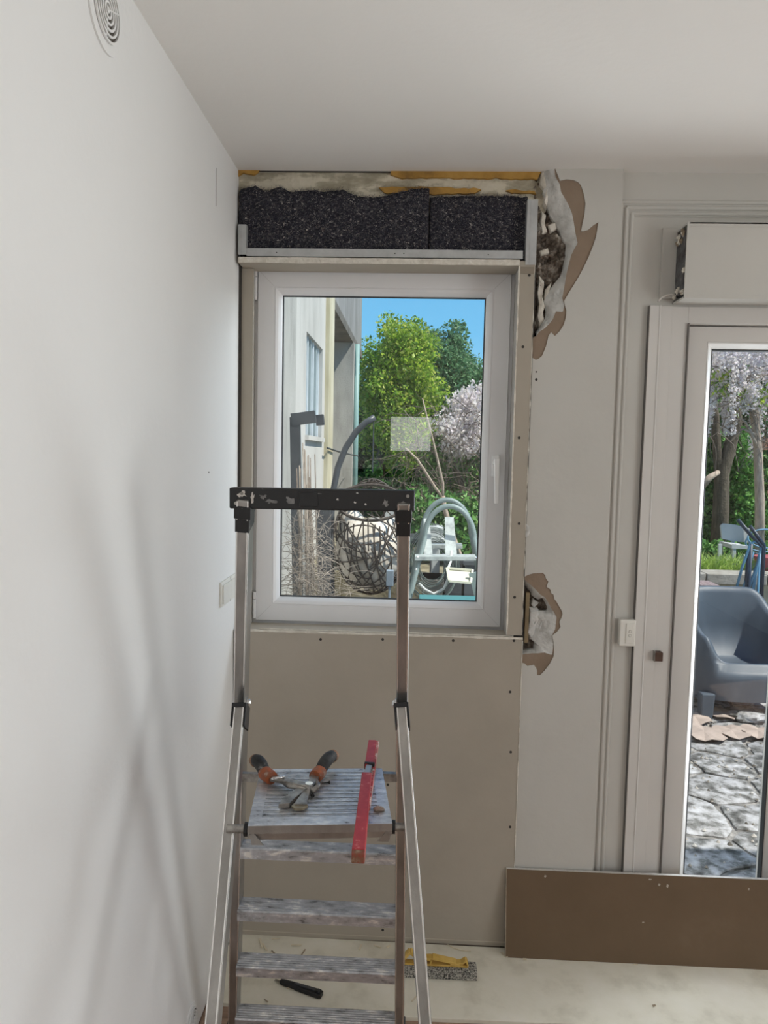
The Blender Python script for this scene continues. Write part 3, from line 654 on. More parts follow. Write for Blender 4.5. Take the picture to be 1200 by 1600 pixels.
# ------------------------------------------------------------------ stepladder
lad = empty('stepladder', (.0, 1.55, .012), 'paint-splashed aluminium platform stepladder standing in front of the window', 'ladder')
def rail_pt(px, py): # pixel on the rail plane: passes D=1.555 at drop .53, slope .48 (horizontal per vertical)
    d = ray(px, py); # y = 1.555 + .48*((HC - z) - .53) ; p = t*d
    t = 1.4436/(d.y + .35*d.z); return Vector((0,0,HC)) + d*t
def leg_pt(px, py):
    d = ray(px, py); t = 1.971/(d.y - .67*d.z); return Vector((0,0,HC)) + d*t
def extend(p, q, z):
    t = (z-p.z)/(q.z-p.z); return p + (q-p)*t
rails = {}
for sd, top, bot in ((-1,(383.5,775),(368,1500)),(1,(631,780),(625,1500))):
    p = rail_pt(*top); q = extend(p, rail_pt(*bot), .035); rails[sd] = (p, q)
    mb = MB(); mb.beam(p, q, .026, .052, (1,0,0))
    rr = mb.build('rail', M['alu'], lad, bevel=.003)
    d = (q-p).normalized(); nrm = d.cross(Vector((1,0,0)))
    e = MB()
    for k in (-1,1): e.beam(p+Vector((k*.0105,0,0))+nrm*(.0265*(-1 if nrm.y>0 else 1)), q+Vector((k*.0105,0,0))+nrm*(.0265*(-1 if nrm.y>0 else 1)), .0024, .002, (1,0,0))
    e.build('edge_ridge', M['alu_bright'], rr)
    f_ = MB(); f_.beam(extend(p,q,.075), extend(p,q,.0135), .034, .062, (1,0,0)); f_.build('rubber_foot', M['blackc'], lad, bevel=.004)
legs = {}
for sd, top, bot in ((-1,(376.5,1106),(333,1600)),(1,(627,1106),(664,1600))):
    p = leg_pt(*top); q = extend(p, leg_pt(*bot), .035); legs[sd] = (p, q)
    lg = MB().beam(p, q, .024, .040, (1,0,0)).build('support_leg', M['alu'], lad, bevel=.003)
    d = (q-p).normalized(); nrm = d.cross(Vector((1,0,0))); nrm = nrm if nrm.y < 0 else -nrm
    e = MB()
    for k in (-1,1): e.beam(p+Vector((k*.0095,0,0))+nrm*.0205, q+Vector((k*.0095,0,0))+nrm*.0205, .0024, .002, (1,0,0))
    e.build('edge_ridge', M['alu_bright'], lg)
    MB().beam(extend(p,q,.075), extend(p,q,.0005), .032, .05, (1,0,0)).build('rubber_foot', M['blackc'], lad, bevel=.004)
    # black hinge cover hugging the top of the leg
    c = MB(); u = (q-p).normalized()
    c.beam(p-u*.006, p+u*.004, .032, .046, (1,0,0))
    for k in (-1,1): c.beam(p+Vector((k*.0145,0,0))-u*.004, p+Vector((k*.0145,0,0))+u*.045, .0035, .044, (1,0,0))
    c.build('hinge_cover', M['blackc'], lad, bevel=.001)
    rp, rq = rails[sd]; ctr = extend(rp, rq, p.z-.006)
    hb = MB(); hb.cyl(ctr+Vector((-sd*.012,-.0,0)),(-sd,0,0),.012,.004,16); hb.ball(ctr+Vector((-sd*.018,0,0)),.006,.009,.009,10,6); hb.build('hinge_bolt', M['chrome'], lad, smooth='auto')
# top bar
a = rail_pt(361.5, 777.5); b = rail_pt(648, 782.5); c_ = (a+b)/2
tb = MB(); ax = (b-a).normalized(); tb.beam(a, b, .042, .036, (0,0,1)); t_o = tb.build('top_bar', M['black'], lad, bevel=.003)
t_o['label'] = 'black plastic bar splashed with white filler'
e = MB(); mid = a.lerp(b,.43); e.beam(mid-ax*.019+Vector((0,-.019,.0)), mid+ax*.019+Vector((0,-.019,.0)), .028, .003, (0,0,1)); e.build('label_recess', M['black'], t_o, bevel=.001)
for sd in (-1,1):
    p, q = rails[sd]; u = (q-p).normalized(); top = p + u*.012
    s_ = MB(); s_.beam(top, top+u*.028, .034, .056, (1,0,0)); s_.beam(top+u*.028, top+u*.058, .029, .055, (1,0,0)); s_.build('bar_socket', M['black'], lad, bevel=.002)
    bb = MB()
    for k in (-1,1): bb.cyl((a if sd<0 else b)+ax*(-sd*.02)+Vector((k*.006,-.0185,k*.01)),(0,-1,0),.0035,.002,8)
    bb.build('rivet', M['steel'], lad)
# filler blobs on the bar
def blob(c, rx, rz, m, parent, name='filler_splash', sd=0):
    pts = []
    for i in range(14):
        t = 2*PI*i/14; k = .75+.9*noise.noise(Vector((1.6*math.cos(t),1.6*math.sin(t),sd*2.3))); pts.append(c+Vector((rx*k*math.cos(t),0,rz*k*math.sin(t))))
    return MB().prism(pts, (0,-.0008,0)).build(name, m, parent)
spl = soft('dried_filler', (.62,.59,.55), .9, 40, .85)
spl_dim = soft('smeared_filler', (.20,.195,.19), .9, 60, .6)
for i,(x_,y_,rx,rz,mm) in enumerate(((383,771,.010,.006,spl),(398,776,.0035,.012,spl),(376,774,.005,.004,spl),(414,775,.008,.006,spl_dim),(426,783,.012,.006,spl_dim),(455,780,.011,.008,spl_dim),(529,779,.003,.003,spl),(556,784,.003,.0028,spl),(572,787,.003,.002,spl),(603,785,.008,.008,spl_dim),(628,787,.010,.005,spl_dim),(559,770,.003,.002,spl),(497,771,.014,.0015,spl_dim))):
    cc = rail_pt(x_, y_); cc.y = a.y + (cc.x-a.x)/(b.x-a.x)*(b.y-a.y) - .0192; blob(cc, rx, rz, mm, t_o, sd=i)
# platform: ribbed plate between the four members
ZPF = HC-.742
pf = [atz(407,1202,ZPF), atz(597,1201,ZPF), atz(613,1287,ZPF-.002), atz(387,1291,ZPF-.002)]
def plat(u, v, dz=0):
    l = pf[0].lerp(pf[3], v); r_ = pf[1].lerp(pf[2], v); q = l.lerp(r_, u); q.z += dz; return q
def band(mb, u0, u1, v0, v1, z0, z1):
    a = [plat(u0,v0,z0),plat(u1,v0,z0),plat(u1,v1,z0),plat(u0,v1,z0)]; mb.prism(a, (0,0,z1-z0))
pl = MB(); band(pl, 0, 1, 0, 1, -.004, -.0026)
pl = pl.build('platform', mat('groove_dark',(.12,.115,.11),.8,.2,(50,5,[(.35,(.05,.05,.05)),(.65,(.22,.21,.20))])), lad); pl['label'] = 'ribbed aluminium platform with tools on it'  # darker base plate shows as dark lines between the ribs
tp_ = MB(); band(tp_,0,.085,0,1,-.0026,.0004); band(tp_,.915,1,0,1,-.0026,.0004); band(tp_,.085,.915,0,.07,-.0026,.0004); band(tp_,.085,.915,.90,1,-.0026,.0004)
tp_.build('platform_border', M['alu_plat'], pl)
for i in range(12):
    v0 = .07+.83*i/12; w0 = .83/12
    for a_, b_ in ((.16,.34),(.50,1.0)):
        rb = MB(); band(rb, .085, .915, v0+w0*a_, v0+w0*b_, -.0026, .0004 if b_==1.0 else 0); rb.build('rib', M['alu_plat'], pl)
# underside + lips
u_ = MB(); u_.add([plat(0,0,-.004),plat(1,0,-.004),plat(1,1,-.004),plat(0,1,-.004)],[(0,1,2,3)])
def lip(p, q, h, dy): u_.prism([p,q,q+Vector((0,0,-h)),p+Vector((0,0,-h))], (0,dy,0))
lip(plat(0,0), plat(1,0), .022, .002)
P = [plat(0,1),plat(1,1),plat(1,1)+Vector((0,-.001,-.016)),plat(0,1)+Vector((0,-.001,-.016))]
u_.prism(P, (0,.003,0))
P = [plat(.01,1)+Vector((0,.012,-.014)),plat(.99,1)+Vector((0,.012,-.014)),plat(.93,1)+Vector((0,.014,-.036)),plat(.07,1)+Vector((0,.014,-.036))]
u_.prism(P, (0,.002,0))
for uu in (0,1): u_.prism([plat(uu,0),plat(uu,1),plat(uu,1)+Vector((0,0,-.026)),plat(uu,0)+Vector((0,0,-.022))], ((.002 if uu==0 else -.002),0,0))
u_.build('platform_lip', M['alu'], lad)
# end wings under the front lip
for sd in (0,1):
    o0 = plat(sd,1)+Vector((0,.010,-.014)); k = 1 if sd==0 else -1
    MB().prism([o0, o0+Vector((k*.006,0,-.030)), o0+Vector((k*.03,0,-.030)), o0+Vector((k*.012,0,-.008))], (0,.002,0)).build('lip_wing', M['alu'], lad)
# arms joining the platform to rails and legs
for sd in (-1,1):
    p, q = rails[sd]; pc = plat(0 if sd<0 else 1, .08, -.010); r0 = extend(p, q, pc.z)
    MB().beam((r0.x-sd*.010, pc.y, pc.z),(pc.x, pc.y, pc.z),.020,.012,(0,0,1)).build('platform_arm', M['steel'], lad)
    p, q = legs[sd]; pc = plat(0 if sd<0 else 1, .93, -.016); r0 = extend(p, q, pc.z)
    MB().tube([(r0.x+sd*.0, pc.y, pc.z),(pc.x, pc.y, pc.z)], .0085, 14).build('pivot_pin', M['steel'], lad, smooth='auto')
    MB().tube([(pc.x+sd*.008, pc.y, pc.z),(pc.x+sd*.001, pc.y, pc.z)], .014, 14).build('washer', M['blackc'], lad)
# steps
for (pyT, pyB, tiltL) in ((1319,1343,0),(1410,1449,0),(1497,1539,0),(1578,1622,0)):
    l = rail_pt(380, pyT); r_ = rail_pt(616, pyT); zt_ = (l.z+r_.z)/2; yb = (l.y+r_.y)/2
    pL = extend(*rails[-1], zt_); pR = extend(*rails[1], zt_); x0, x1 = pL.x+.0125, pR.x-.0125
    depth = .062; y1 = yb+.015; y0 = y1-depth
    if pyT == 1319: y0 = y1-.045
    n = 7; prof = []
    for i in range(n*4+1):
        v = i/(n*4); prof.append((y0+(y1-y0)*v, zt_-.004 + (.0022 if (i%4) in (1,2) else 0)))
    pr = [(y0+.001,zt_-.030)] + [(y0,zt_-.004)] + prof + [(y1,zt_-.004),(y1-.001,zt_-.030)]
    mb = MB(); vs = [(x0,a_,b_) for a_,b_ in pr] + [(x1,a_,b_) for a_,b_ in pr]; m_ = len(pr)
    mb.add(vs, [(i,i+1,m_+i+1,m_+i) for i in range(m_-1)])
    # front lower flange with rib
    mb.box((x0,y0+.0012,zt_-.030),(x1,y0+.006,zt_-.027))
    st_ = mb.build('step', M['alu_dirty'], lad, fix=False)
    md = st_.modifiers.new('t','SOLIDIFY'); md.thickness = .0012; md.offset = -1

# ------------------------------------------------------------------ things on the platform
ZT = ZPF + .001
def on(px, py, dz=0.0):
    z = ZPF + dz
    for _ in range(4):
        p = atz(px, py, z); v = (pf[0].y - p.y)/(pf[0].y-pf[3].y); z = ZPF - .002*min(1.2,max(-.5,v)) + dz
    return p
# tin snips
sn = empty('tin_snips', on(485,1228,.012), 'open tin snips with black and orange handles lying on the ladder platform', 'pliers')
piv = on(483,1229,.016)
def handle(ends, m_h, label):
    e0, e1, e2, e3 = ends          # tip, collar outer, collar inner, pivot
    ln = (e1-e0)
    path = [e0.lerp(e1,t) + Vector((0,0,.008*math.sin(t*PI))) for t in np.linspace(0,1,9)]
    rad = lambda t: .0125+.0025*math.sin(t*PI*1.0)-(.002 if t<.06 else 0)
    g_ = MB().tube(path, rad, 14).build('handle', M['dirtyblack'], sn, smooth='auto'); g_['label'] = label
    MB().tube([e0-ln.normalized()*.003, e0+ln.normalized()*.010], .0135, 14).build('end_cap', soft('worn_orange_cap',(.36,.22,.15),.8,60,.7), g_, smooth='auto')
    MB().tube([e1.lerp(e0,.10), e1, e1.lerp(e2,.6), e2], lambda t: .0165-.004*abs(t-.5), 16).build('collar', M['orange'], g_, smooth='auto')
    for k in range(3):
        c = e0.lerp(e1,.25+.15*k)+Vector((0,-.004,.0135)); MB().ball(c,.004,.004,.002,8,5).build('grip_dimple', M['steel'], g_)
    pth = [e2, e2.lerp(e3,.35)+Vector((0,0,.002)), e3]
    MB().beam(e2, e3, .020, .008, (e3-e2).cross(Vector((0,0,1))), .016, .008).build('shank', M['steel'], g_, bevel=.002)
handle([on(398,1187,.03), on(414,1208,.018), on(425,1216,.017), piv+Vector((0,0,.001))], None, 'black handle with orange collar, left')
handle([on(521,1180,.03), on(499,1207,.018), on(492,1214,.017), piv+Vector((0,0,-.003))], None, 'black handle with orange collar, right')
MB().cyl(piv+Vector((0,0,-.008)),(0,0,1),.0085,.016,16).build('pivot_bolt', M['chrome'], sn, smooth='auto')
# curved lever links
for (a_,b_,c__) in (((432,1214),(452,1228),(478,1232)),((492,1218),(498,1228),(488,1236))):
    MB().tube([on(*a_,.014),on(*b_,.013),on(*c__,.012)], .006, 8).build('lever_link', M['steel'], sn, smooth=True)
MB().tube([on(424,1217,.022),on(445,1214,.024)], .003, 8).build('latch', M['chrome'], sn, smooth=True)
def jaw(pts, th, nm):
    P = [on(x_,y_,.004) for x_,y_ in pts]; MB().prism(P, (0,0,th)).build(nm, M['steel'], sn, bevel=.001)
jaw([(476,1232),(484,1234),(462,1252),(452,1262),(435,1264),(442,1254),(460,1240)], .010, 'blade')
jaw([(478,1232),(487,1232),(482,1250),(480,1257),(480,1262),(460,1262),(462,1257),(470,1246)], .008, 'blade')
P = [on(455,1263,.003),on(460,1258,.003),(on(470,1256,.003)),on(480,1258,.003),on(481,1263,.003),on(472,1267,.003),on(460,1267,.003)]
MB().prism(P, (0,0,.006)).build('blade_tip', soft('worn_brass_tip',(.33,.29,.21),.45,30,.8,None,4,.6), sn, bevel=.001)
# red channel tool
rt = empty('red_crimping_tool', on(570,1250,.01), 'long worn red steel tool with chrome collar lying across the right of the ladder platform', 'tool')
A = on(582,1160,.030); B = on(573,1212,.024); Bm = on(577,1198,.026); C_ = on(560,1336,.016)
side = Vector((1,0,0))
MB().beam(A, Bm, .020, .014, side, .021, .015).build('upper_arm', M['red'], rt, bevel=.002)
MB().beam(Bm, B, .014, .012, side).build('collar', mat('dull_chrome',(.45,.45,.45),.45,.8), rt, bevel=.002)
MB().beam(Bm+(Bm-B).normalized()*.008, Bm, .024, .018, side).build('collar_ring', M['blackc'], rt, bevel=.002)
MB().beam(B, C_, .022, .018, side, .025, .022).build('lower_arm', M['red'], rt, bevel=.002)
MB().beam(C_, C_+(C_-B).normalized()*.012, .0252, .0222, side, .024, .020).build('end_face', M['redend'], rt, bevel=.002)
A2 = A+Vector((.013,0,-.002)); C2 = on(576,1262,.010)
MB().beam(A2, C2, .006, .014, side).build('side_plate', mat('chipped_red_edge',(.4,.05,.05),.5,0,(60,6,[(.4,(.42,.04,.045)),(.52,(.5,.2,.17)),(.6,(.72,.68,.62))])), rt, bevel=.001)
def small_screw(px, py, dz, ang, label):
    s = empty('screw', on(px,py,dz), label, 'screw'); c = on(px,py,dz+.002)
    d = Vector((math.cos(ang), math.sin(ang), 0)); MB().tube([c-d*.006, c+d*.008, c+d*.011], lambda t: .0018*(1-t*.8), 8).build('shank', M['blackc'], s); MB().tube([c-d*.009, c-d*.006], .0045, 10, .0018).build('head', M['blackc'], s)
small_screw(487,1246,.001,-PI/2-.1,'black screw lying upright-facing on the platform in front of the snips')
small_screw(509,1223,.001,PI+.3,'black screw lying near the right snips handle')
cr_ = MB().ball(on(592,1264,.004),.012,.008,.006,12,7,lambda p: 1+.35*noise.noise(p*3)).build('plaster_crumb', soft('grey_brown_crumb',(.34,.28,.24),.95,60,.7)); tag(cr_, 'grey-brown crumb of filler on the platform beside the red tool', 'crumb')
P0 = extend(*rails[-1], .536); c = rail_pt(480,1417); cr2 = MB().ball(c+Vector((0,.01,.004)),.012,.006,.005,12,7,lambda p: 1+.4*noise.noise(p*4)).build('plaster_crumb', M['shaving']); tag(cr2, 'pale chip of plaster lying on the second step of the ladder', 'crumb')

# ------------------------------------------------------------------ on the floor
# leaning brown board
bl = atz(790,1496,.0125); br = atz(1200,1512,.0125); dirb = (br-bl); dirb.z = 0; dirb.normalize()
tl = at(793,1357,2.475); Hh = (tl.z-.0125); lean = Vector((0, 2.474-bl.y, Hh)); 
L_ = 1.9; mb = MB(); p0 = Vector((bl.x,bl.y,.0125)); p1 = p0+Vector((L_,-.0*L_ + dirb.y*0,0)); nrm = lean.normalized().cross(Vector((1,0,0)));
if nrm.y > 0: nrm = -nrm
th = .0125
vs = [p0,p1,p1+lean,p0+lean]; mb.prism(vs, -nrm*th)
bd = mb.build('leaning_board', mat('brown_board',(.16,.105,.06),.7,0,(4,6,[(.3,(.145,.098,.058)),(.6,(.165,.112,.068)),(.85,(.20,.145,.095))]),(30,.08),.3)); tag(bd, 'long dark brown board standing on its edge against the wall below the glazed door', 'board')
ed = MB(); ed.beam(p0+lean+nrm*.0006-nrm*th*.5+Vector((0,0,.0004)), p1+lean+nrm*.0006-nrm*th*.5+Vector((0,0,.0004)), .0135, .0015, nrm); ed.build('top_edge', soft('pale_board_edge',(.55,.53,.50),.9,60,.85), bd)
ed = MB(); ed.beam(p0-Vector((.0006,0,0))-nrm*th*.5, p0+lean-Vector((.0006,0,0))-nrm*th*.5, .0135, .0015, nrm); ed.build('end_edge', soft('tan_board_edge',(.42,.36,.28),.9,60,.85), bd)
for (a_,b_,rx,rz) in ((1016,1374,.006,.002),(1030,1382,.004,.004),(1043,1384,.004,.006),(1170,1389,.003,.004),(852,1369,.004,.004),(1005,1441,.004,.002)):
    d = ray(a_,b_); n_ = nrm; t = (p0-Vector((0,0,HC))).dot(n_)/d.dot(n_); c = Vector((0,0,HC))+d*t + n_*.0008
    pts = [c + Vector((1,0,0))*rx*(1+.4*math.sin(3*k))*math.cos(2*PI*k/9) + lean.normalized()*rz*(1+.3*math.cos(2*k))*math.sin(2*PI*k/9) for k in range(9)]
    MB().prism(pts, n_*.0006).build('paint_chip', soft('pale_chip',(.46,.41,.34),.9), bd)
# utility knife
ZF = .0125
kn = empty('utility_knife', atz(490,1548,ZF), 'black plastic snap-off utility knife lying on the cream board between the ladder steps', 'knife')
k0 = atz(438,1533,ZF+.008); k1 = atz(502,1553,ZF+.010); 
ud = (k1-k0).normalized(); sdv = ud.cross(Vector((0,0,1))).normalized()
prof = [(0,.006),(.15,.009),(.4,.011),(.75,.013),(.93,.014),(1,.010)]
L = (k1-k0).length
pts = [k0+ud*(t*L*1.02)+sdv*w_ for t,w_ in prof] + [k0+ud*(t*L*1.02)-sdv*w_ for t,w_ in reversed(prof)]
pts = [Vector((p.x,p.y,ZF+.0005)) for p in pts]
MB().prism(pts, (0,0,.014)).build('body', M['blackc'], kn, bevel=.003)
MB().beam(k0.lerp(k1,.35)+Vector((0,0,.007)), k0.lerp(k1,.95)+Vector((0,0,.006)), .008, .004, sdv).build('slider_track', mat('grey_black_rail',(.06,.062,.07),.3), kn, bevel=.001)
MB().box((-.007,-.005,0),(.007,.005,.005), Matrix.Translation(k0.lerp(k1,.9)+Vector((0,0,.006)))).build('slider', M['dirtyblack'], kn, bevel=.001)
MB().beam(k0-ud*.02-Vector((0,0,.001)), k0+ud*.01-Vector((0,0,.001)), .009, .0006, sdv).build('blade', M['steel'], kn)
# rasp with yellow handle
ra0 = atz(636,1533,ZF); ra1 = atz(745,1533,ZF); Lr = ra1.x-ra0.x+.03; x0 = ra0.x-.03; yF = ra1.y
rs_ = empty('plaster_rasp', (x0+Lr/2, yF+.02, ZF), 'plaster rasp with yellow handle and gritty grey block, right of the ladder foot', 'rasp')
MB().box((x0,yF,ZF+.0003),(x0+Lr,yF+.045,ZF+.034)).build('grit_block', M['rasp'], rs_, bevel=.001)
zb = ZF+.0345
# handle side silhouette with two triangular openings, built as bars
hp = [at(637,1491,yF+.03),at(652,1508,yF+.03),at(674,1500,yF+.03),at(712,1509,yF+.03),at(722,1507,yF+.03),at(727,1500,yF+.03),at(731,1510,yF+.03)]
y1_ = yF+.012; dep = .024
def bar(p, q, w_): 
    return MB().beam((p[0],y1_+dep/2,p[1]),(q[0],y1_+dep/2,q[1]), dep, w_, (0,1,0))
X = lambda px: at(px,1510,yF+.02).x
base = bar((X(625),zb+.003),(X(731),zb+.003),.006); base.beam((X(625),y1_+dep/2,zb+.006),(X(640),y1_+dep/2,zb+.042),dep,.010,(0,1,0)); base.beam((X(640),y1_+dep/2,zb+.042),(X(655),y1_+dep/2,zb+.020),dep,.010,(0,1,0)); base.beam((X(653),y1_+dep/2,zb+.020),(X(675),y1_+dep/2,zb+.023),dep,.009,(0,1,0))
base.beam((X(675),y1_+dep/2,zb+.026),(X(712),y1_+dep/2,zb+.012),dep,.008,(0,1,0)); base.beam((X(672),y1_+dep/2,zb+.004),(X(674),y1_+dep/2,zb+.026),dep,.006,(0,1,0)); base.beam((X(703),y1_+dep/2,zb+.006),(X(722),y1_+dep/2,zb+.009),dep,.010,(0,1,0)); base.beam((X(718),y1_+dep/2,zb+.008),(X(728),y1_+dep/2,zb+.022),dep,.006,(0,1,0)); base.beam((X(728),y1_+dep/2,zb+.022),(X(731),y1_+dep/2,zb+.004),dep,.005,(0,1,0))
base.beam((X(655),y1_+dep/2,zb+.005),(X(660),y1_+dep/2,zb+.020),dep,.012,(0,1,0))
base.build('handle', M['yellow'], rs_, bevel=.0015)['label'] = 'yellow plastic handle with triangular openings'
# shavings
def scrap(px, py, l, ang, wd, label, m='shaving', curl=0, px2=None):
    c = atz(px, py, ZF+.002); d = Vector((math.cos(ang), math.sin(ang), 0)); n = 7; path = []
    for i in range(n):
        t = i/(n-1)-.5; path.append(c + d*(t*l) + Vector((-d.y,d.x,0))*curl*t*t*4 + Vector((0,0,.001+abs(curl)*.2*(t*t))))
    mb = MB()
    for p, q in zip(path, path[1:]): mb.beam(p, q, wd, .0016, d.cross(Vector((0,0,1))))
    o = mb.build('plaster_shaving', M[m]); tag(o, label, 'scrap', 'shavings scattered on the cream floor board'); return o
scrap(408,1474,.05,-1.2,.006,'curled pale shaving standing nearest the left end, behind the third step'); scrap(414,1480,.045,-1.0,.005,'pale shaving crossing the leftmost curled one')
scrap(463,1477,.036,.1,.006,'flat pale shaving left of centre behind the ladder')
scrap(431,1467,.03,.2,.003,'thin pale sliver against the plasterboard at the left')
scrap(474,1488,.03,1.3,.004,'brown sliver just above the third step, centre left','dustb')
scrap(427,1488,.02,-.8,.004,'small brown chip behind the third step at the left','dustb')
scrap(563,1480,.030,1.4,.006,'upright pale shaving behind the ladder, right of centre')
scrap(590,1479,.026,-.4,.004,'small pale sliver beside the right ladder rail'); scrap(607,1479,.016,.6,.008,'square pale chip at the right ladder rail')
scrap(716,1484,.085,-.35,.003,'long thin curved shaving right of the ladder, below the plasterboard',curl=.01)
scrap(788,1492,.03,-.9,.006,'pale chip leaning at the left corner of the brown board')
scrap(820,1499,.012,0,.008,'tiny pale chip below the left part of the brown board')
scrap(993,1507,.016,0,.004,'tiny pale chip below the middle of the brown board')
scrap(455,1545,.026,-.2,.006,'pale chip lying beside the utility knife')
scrap(648,1560,.035,1.0,.004,'pale sliver beside the right support leg near the board edge')
scrap(416,1564,.018,-.7,.003,'tiny brown sliver in front of the knife','dustb')
scrap(1022,1571,.010,.3,.005,'tiny dark crumb alone on the right of the cream board','dustb')

# ------------------------------------------------------------------ OUTSIDE
G = dict(
 render = mat('rendered_wall',(.68,.65,.60),.9,0,(1.6,7,[(.3,(.40,.385,.355)),(.5,(.54,.52,.485)),(.75,(.60,.58,.545))],(1,1,.3)),(30,.2)),
 grey = mat('grey_concrete',(.40,.39,.36),.9,0,(3,7,[(.3,(.26,.25,.23)),(.5,(.38,.37,.34)),(.75,(.48,.465,.43))],(1,1,.35)),(40,.3)),
 ochre = mat('ochre_pier',(.58,.53,.38),.9,0,(3,6,[(.3,(.44,.39,.25)),(.6,(.60,.55,.41)),(.8,(.68,.64,.52))],(1,1,.4))),
 canopy = mat('shaded_canopy',(.13,.12,.105),.95,0,(4,6,[(.3,(.08,.075,.065)),(.7,(.17,.155,.135))])),  # shade under the overhang is put into this dark colour
 shutter = mat('pale_shutter',(.62,.67,.70),.6,0,(5,3,[(.3,(.55,.60,.63)),(.7,(.68,.73,.76))])),
 bar = mat('grey_green_bar',(.30,.36,.37),.6),
 soil = mat('garden_soil',(.22,.19,.13),1,0,(5,8,[(.3,(.10,.09,.055)),(.55,(.24,.21,.14)),(.75,(.42,.38,.27))]),(30,.8)),
 joint = mat('patio_mortar',(.17,.16,.14),1,0,(14,8,[(.3,(.07,.067,.06)),(.5,(.20,.19,.175)),(.7,(.38,.36,.34))]),(50,.9)),
 stone = mat('flagstone',(.44,.42,.40),.9,0,(13,12,[(.34,(.05,.05,.046)),(.45,(.15,.148,.14)),(.53,(.29,.285,.28)),(.70,(.46,.455,.46))]),(35,.5)),
 capstone = mat('cap_stone',(.36,.33,.28),.9,0,(10,7,[(.3,(.22,.20,.165)),(.6,(.36,.335,.29)),(.8,(.44,.415,.37))]),(40,.4)),
 yellowwall = mat('yellowish_render',(.48,.43,.30),.95,0,(6,7,[(.3,(.30,.26,.17)),(.6,(.50,.45,.32)),(.8,(.58,.53,.42))]),(30,.5)),
 brick = mat('red_brick',(.42,.22,.16),.9,0,(18,5,[(.3,(.34,.15,.10)),(.7,(.50,.30,.23))])),
 bark = mat('bark',(.12,.095,.07),1,0,(14,7,[(.3,(.05,.042,.03)),(.6,(.13,.105,.075)),(.8,(.24,.20,.15))],(3,3,.5)),(40,1)),
 barkp = mat('pale_bark',(.42,.34,.27),.9,0,(20,6,[(.3,(.28,.21,.16)),(.7,(.48,.40,.32))],(3,3,.6)),(50,.5)),
 dry = soft('dry_twig',(.16,.13,.105),.9,30,.7), dryl = soft('pale_dry_twig',(.25,.215,.18),.9,30,.75), dryd = soft('dark_twig',(.13,.105,.09),.9,30,.7),
 dark = mat('anthracite_metal',(.045,.05,.055),.5,0,(10,4,[(.3,(.035,.038,.043)),(.7,(.06,.065,.07))])),
 pole = mat('slate_tube',(.06,.068,.078),.4), wicker = mat('dark_wicker',(.055,.042,.034),.6,0,(30,4,[(.3,(.035,.027,.022)),(.7,(.085,.066,.052))])),
 cushion = mat('cream_cushion',(.62,.57,.50),.95,0,(7,5,[(.3,(.50,.45,.38)),(.7,(.68,.63,.56))]),(60,.2)),
 tube = mat('grey_green_tube',(.17,.215,.21),.45,0,None,None,.4), plastic = mat('grey_white_plastic',(.36,.39,.38),.4,0,(30,5,[(.3,(.24,.26,.255)),(.6,(.40,.43,.42))])),
 tray = mat('cream_tray',(.52,.51,.41),.5), turq = mat('turquoise_lid',(.05,.17,.18),.5), blue = mat('blue_tube',(.10,.24,.36),.4),
 bluedk = mat('dark_blue_tube',(.02,.035,.06),.4), chair = mat('slate_grey_plastic',(.07,.09,.115),.5,0,(6,6,[(.3,(.055,.072,.092)),(.6,(.075,.096,.12)),(.8,(.11,.13,.155))],(1,1,.35)),None,.45),
 redp = mat('pink_red_plastic',(.36,.09,.10),.5), rose = mat('faded_rose_weave',(.38,.30,.29),.8,0,(50,3,[(.4,(.24,.16,.16)),(.6,(.46,.38,.37))])),
 wht = soft('weathered_white_plastic',(.50,.515,.50),.5,8,.93), terracotta = soft('terracotta',(.52,.22,.11),.8,10,.9), card = soft('torn_cardboard',(.36,.29,.245),.95,12,.85),
)
gr = struct(MB().box((-6,YB,GZ-.3),(12,7.6,GZ-.008)), 'ground', G['joint'])
gd = struct(MB().box((-6,7.6,GZ-.3),(14,30,.50)), 'ground_garden', G['soil'])
# irregular flagstones
random.seed(11)
seeds = []; cs = .36
for i in range(-1, 12):
    for j in range(-1, 14):
        seeds.append(((.35+i*cs)+random.uniform(-.13,.13)+(cs/2 if j%2 else 0), 2.80+j*cs*.92+random.uniform(-.11,.11)))
def cell(k):
    c = seeds[k]; poly = [(c[0]-.6,c[1]-.6),(c[0]+.6,c[1]-.6),(c[0]+.6,c[1]+.6),(c[0]-.6,c[1]+.6)]
    for m_, s in enumerate(seeds):
        if m_ == k: continue
        dx, dy = s[0]-c[0], s[1]-c[1]; d2 = dx*dx+dy*dy
        if d2 > 1.2: continue
        h_ = d2/2 - .012*math.sqrt(d2) ; out = []
        for a_, b_ in zip(poly, poly[1:]+poly[:1]):
            fa = (a_[0]-c[0])*dx+(a_[1]-c[1])*dy-h_; fb_ = (b_[0]-c[0])*dx+(b_[1]-c[1])*dy-h_
            if fa <= 0: out.append(a_)
            if fa*fb_ < 0: t = fa/(fa-fb_); out.append((a_[0]+(b_[0]-a_[0])*t, a_[1]+(b_[1]-a_[1])*t))
        poly = out
        if len(poly) < 3: return None
    return poly
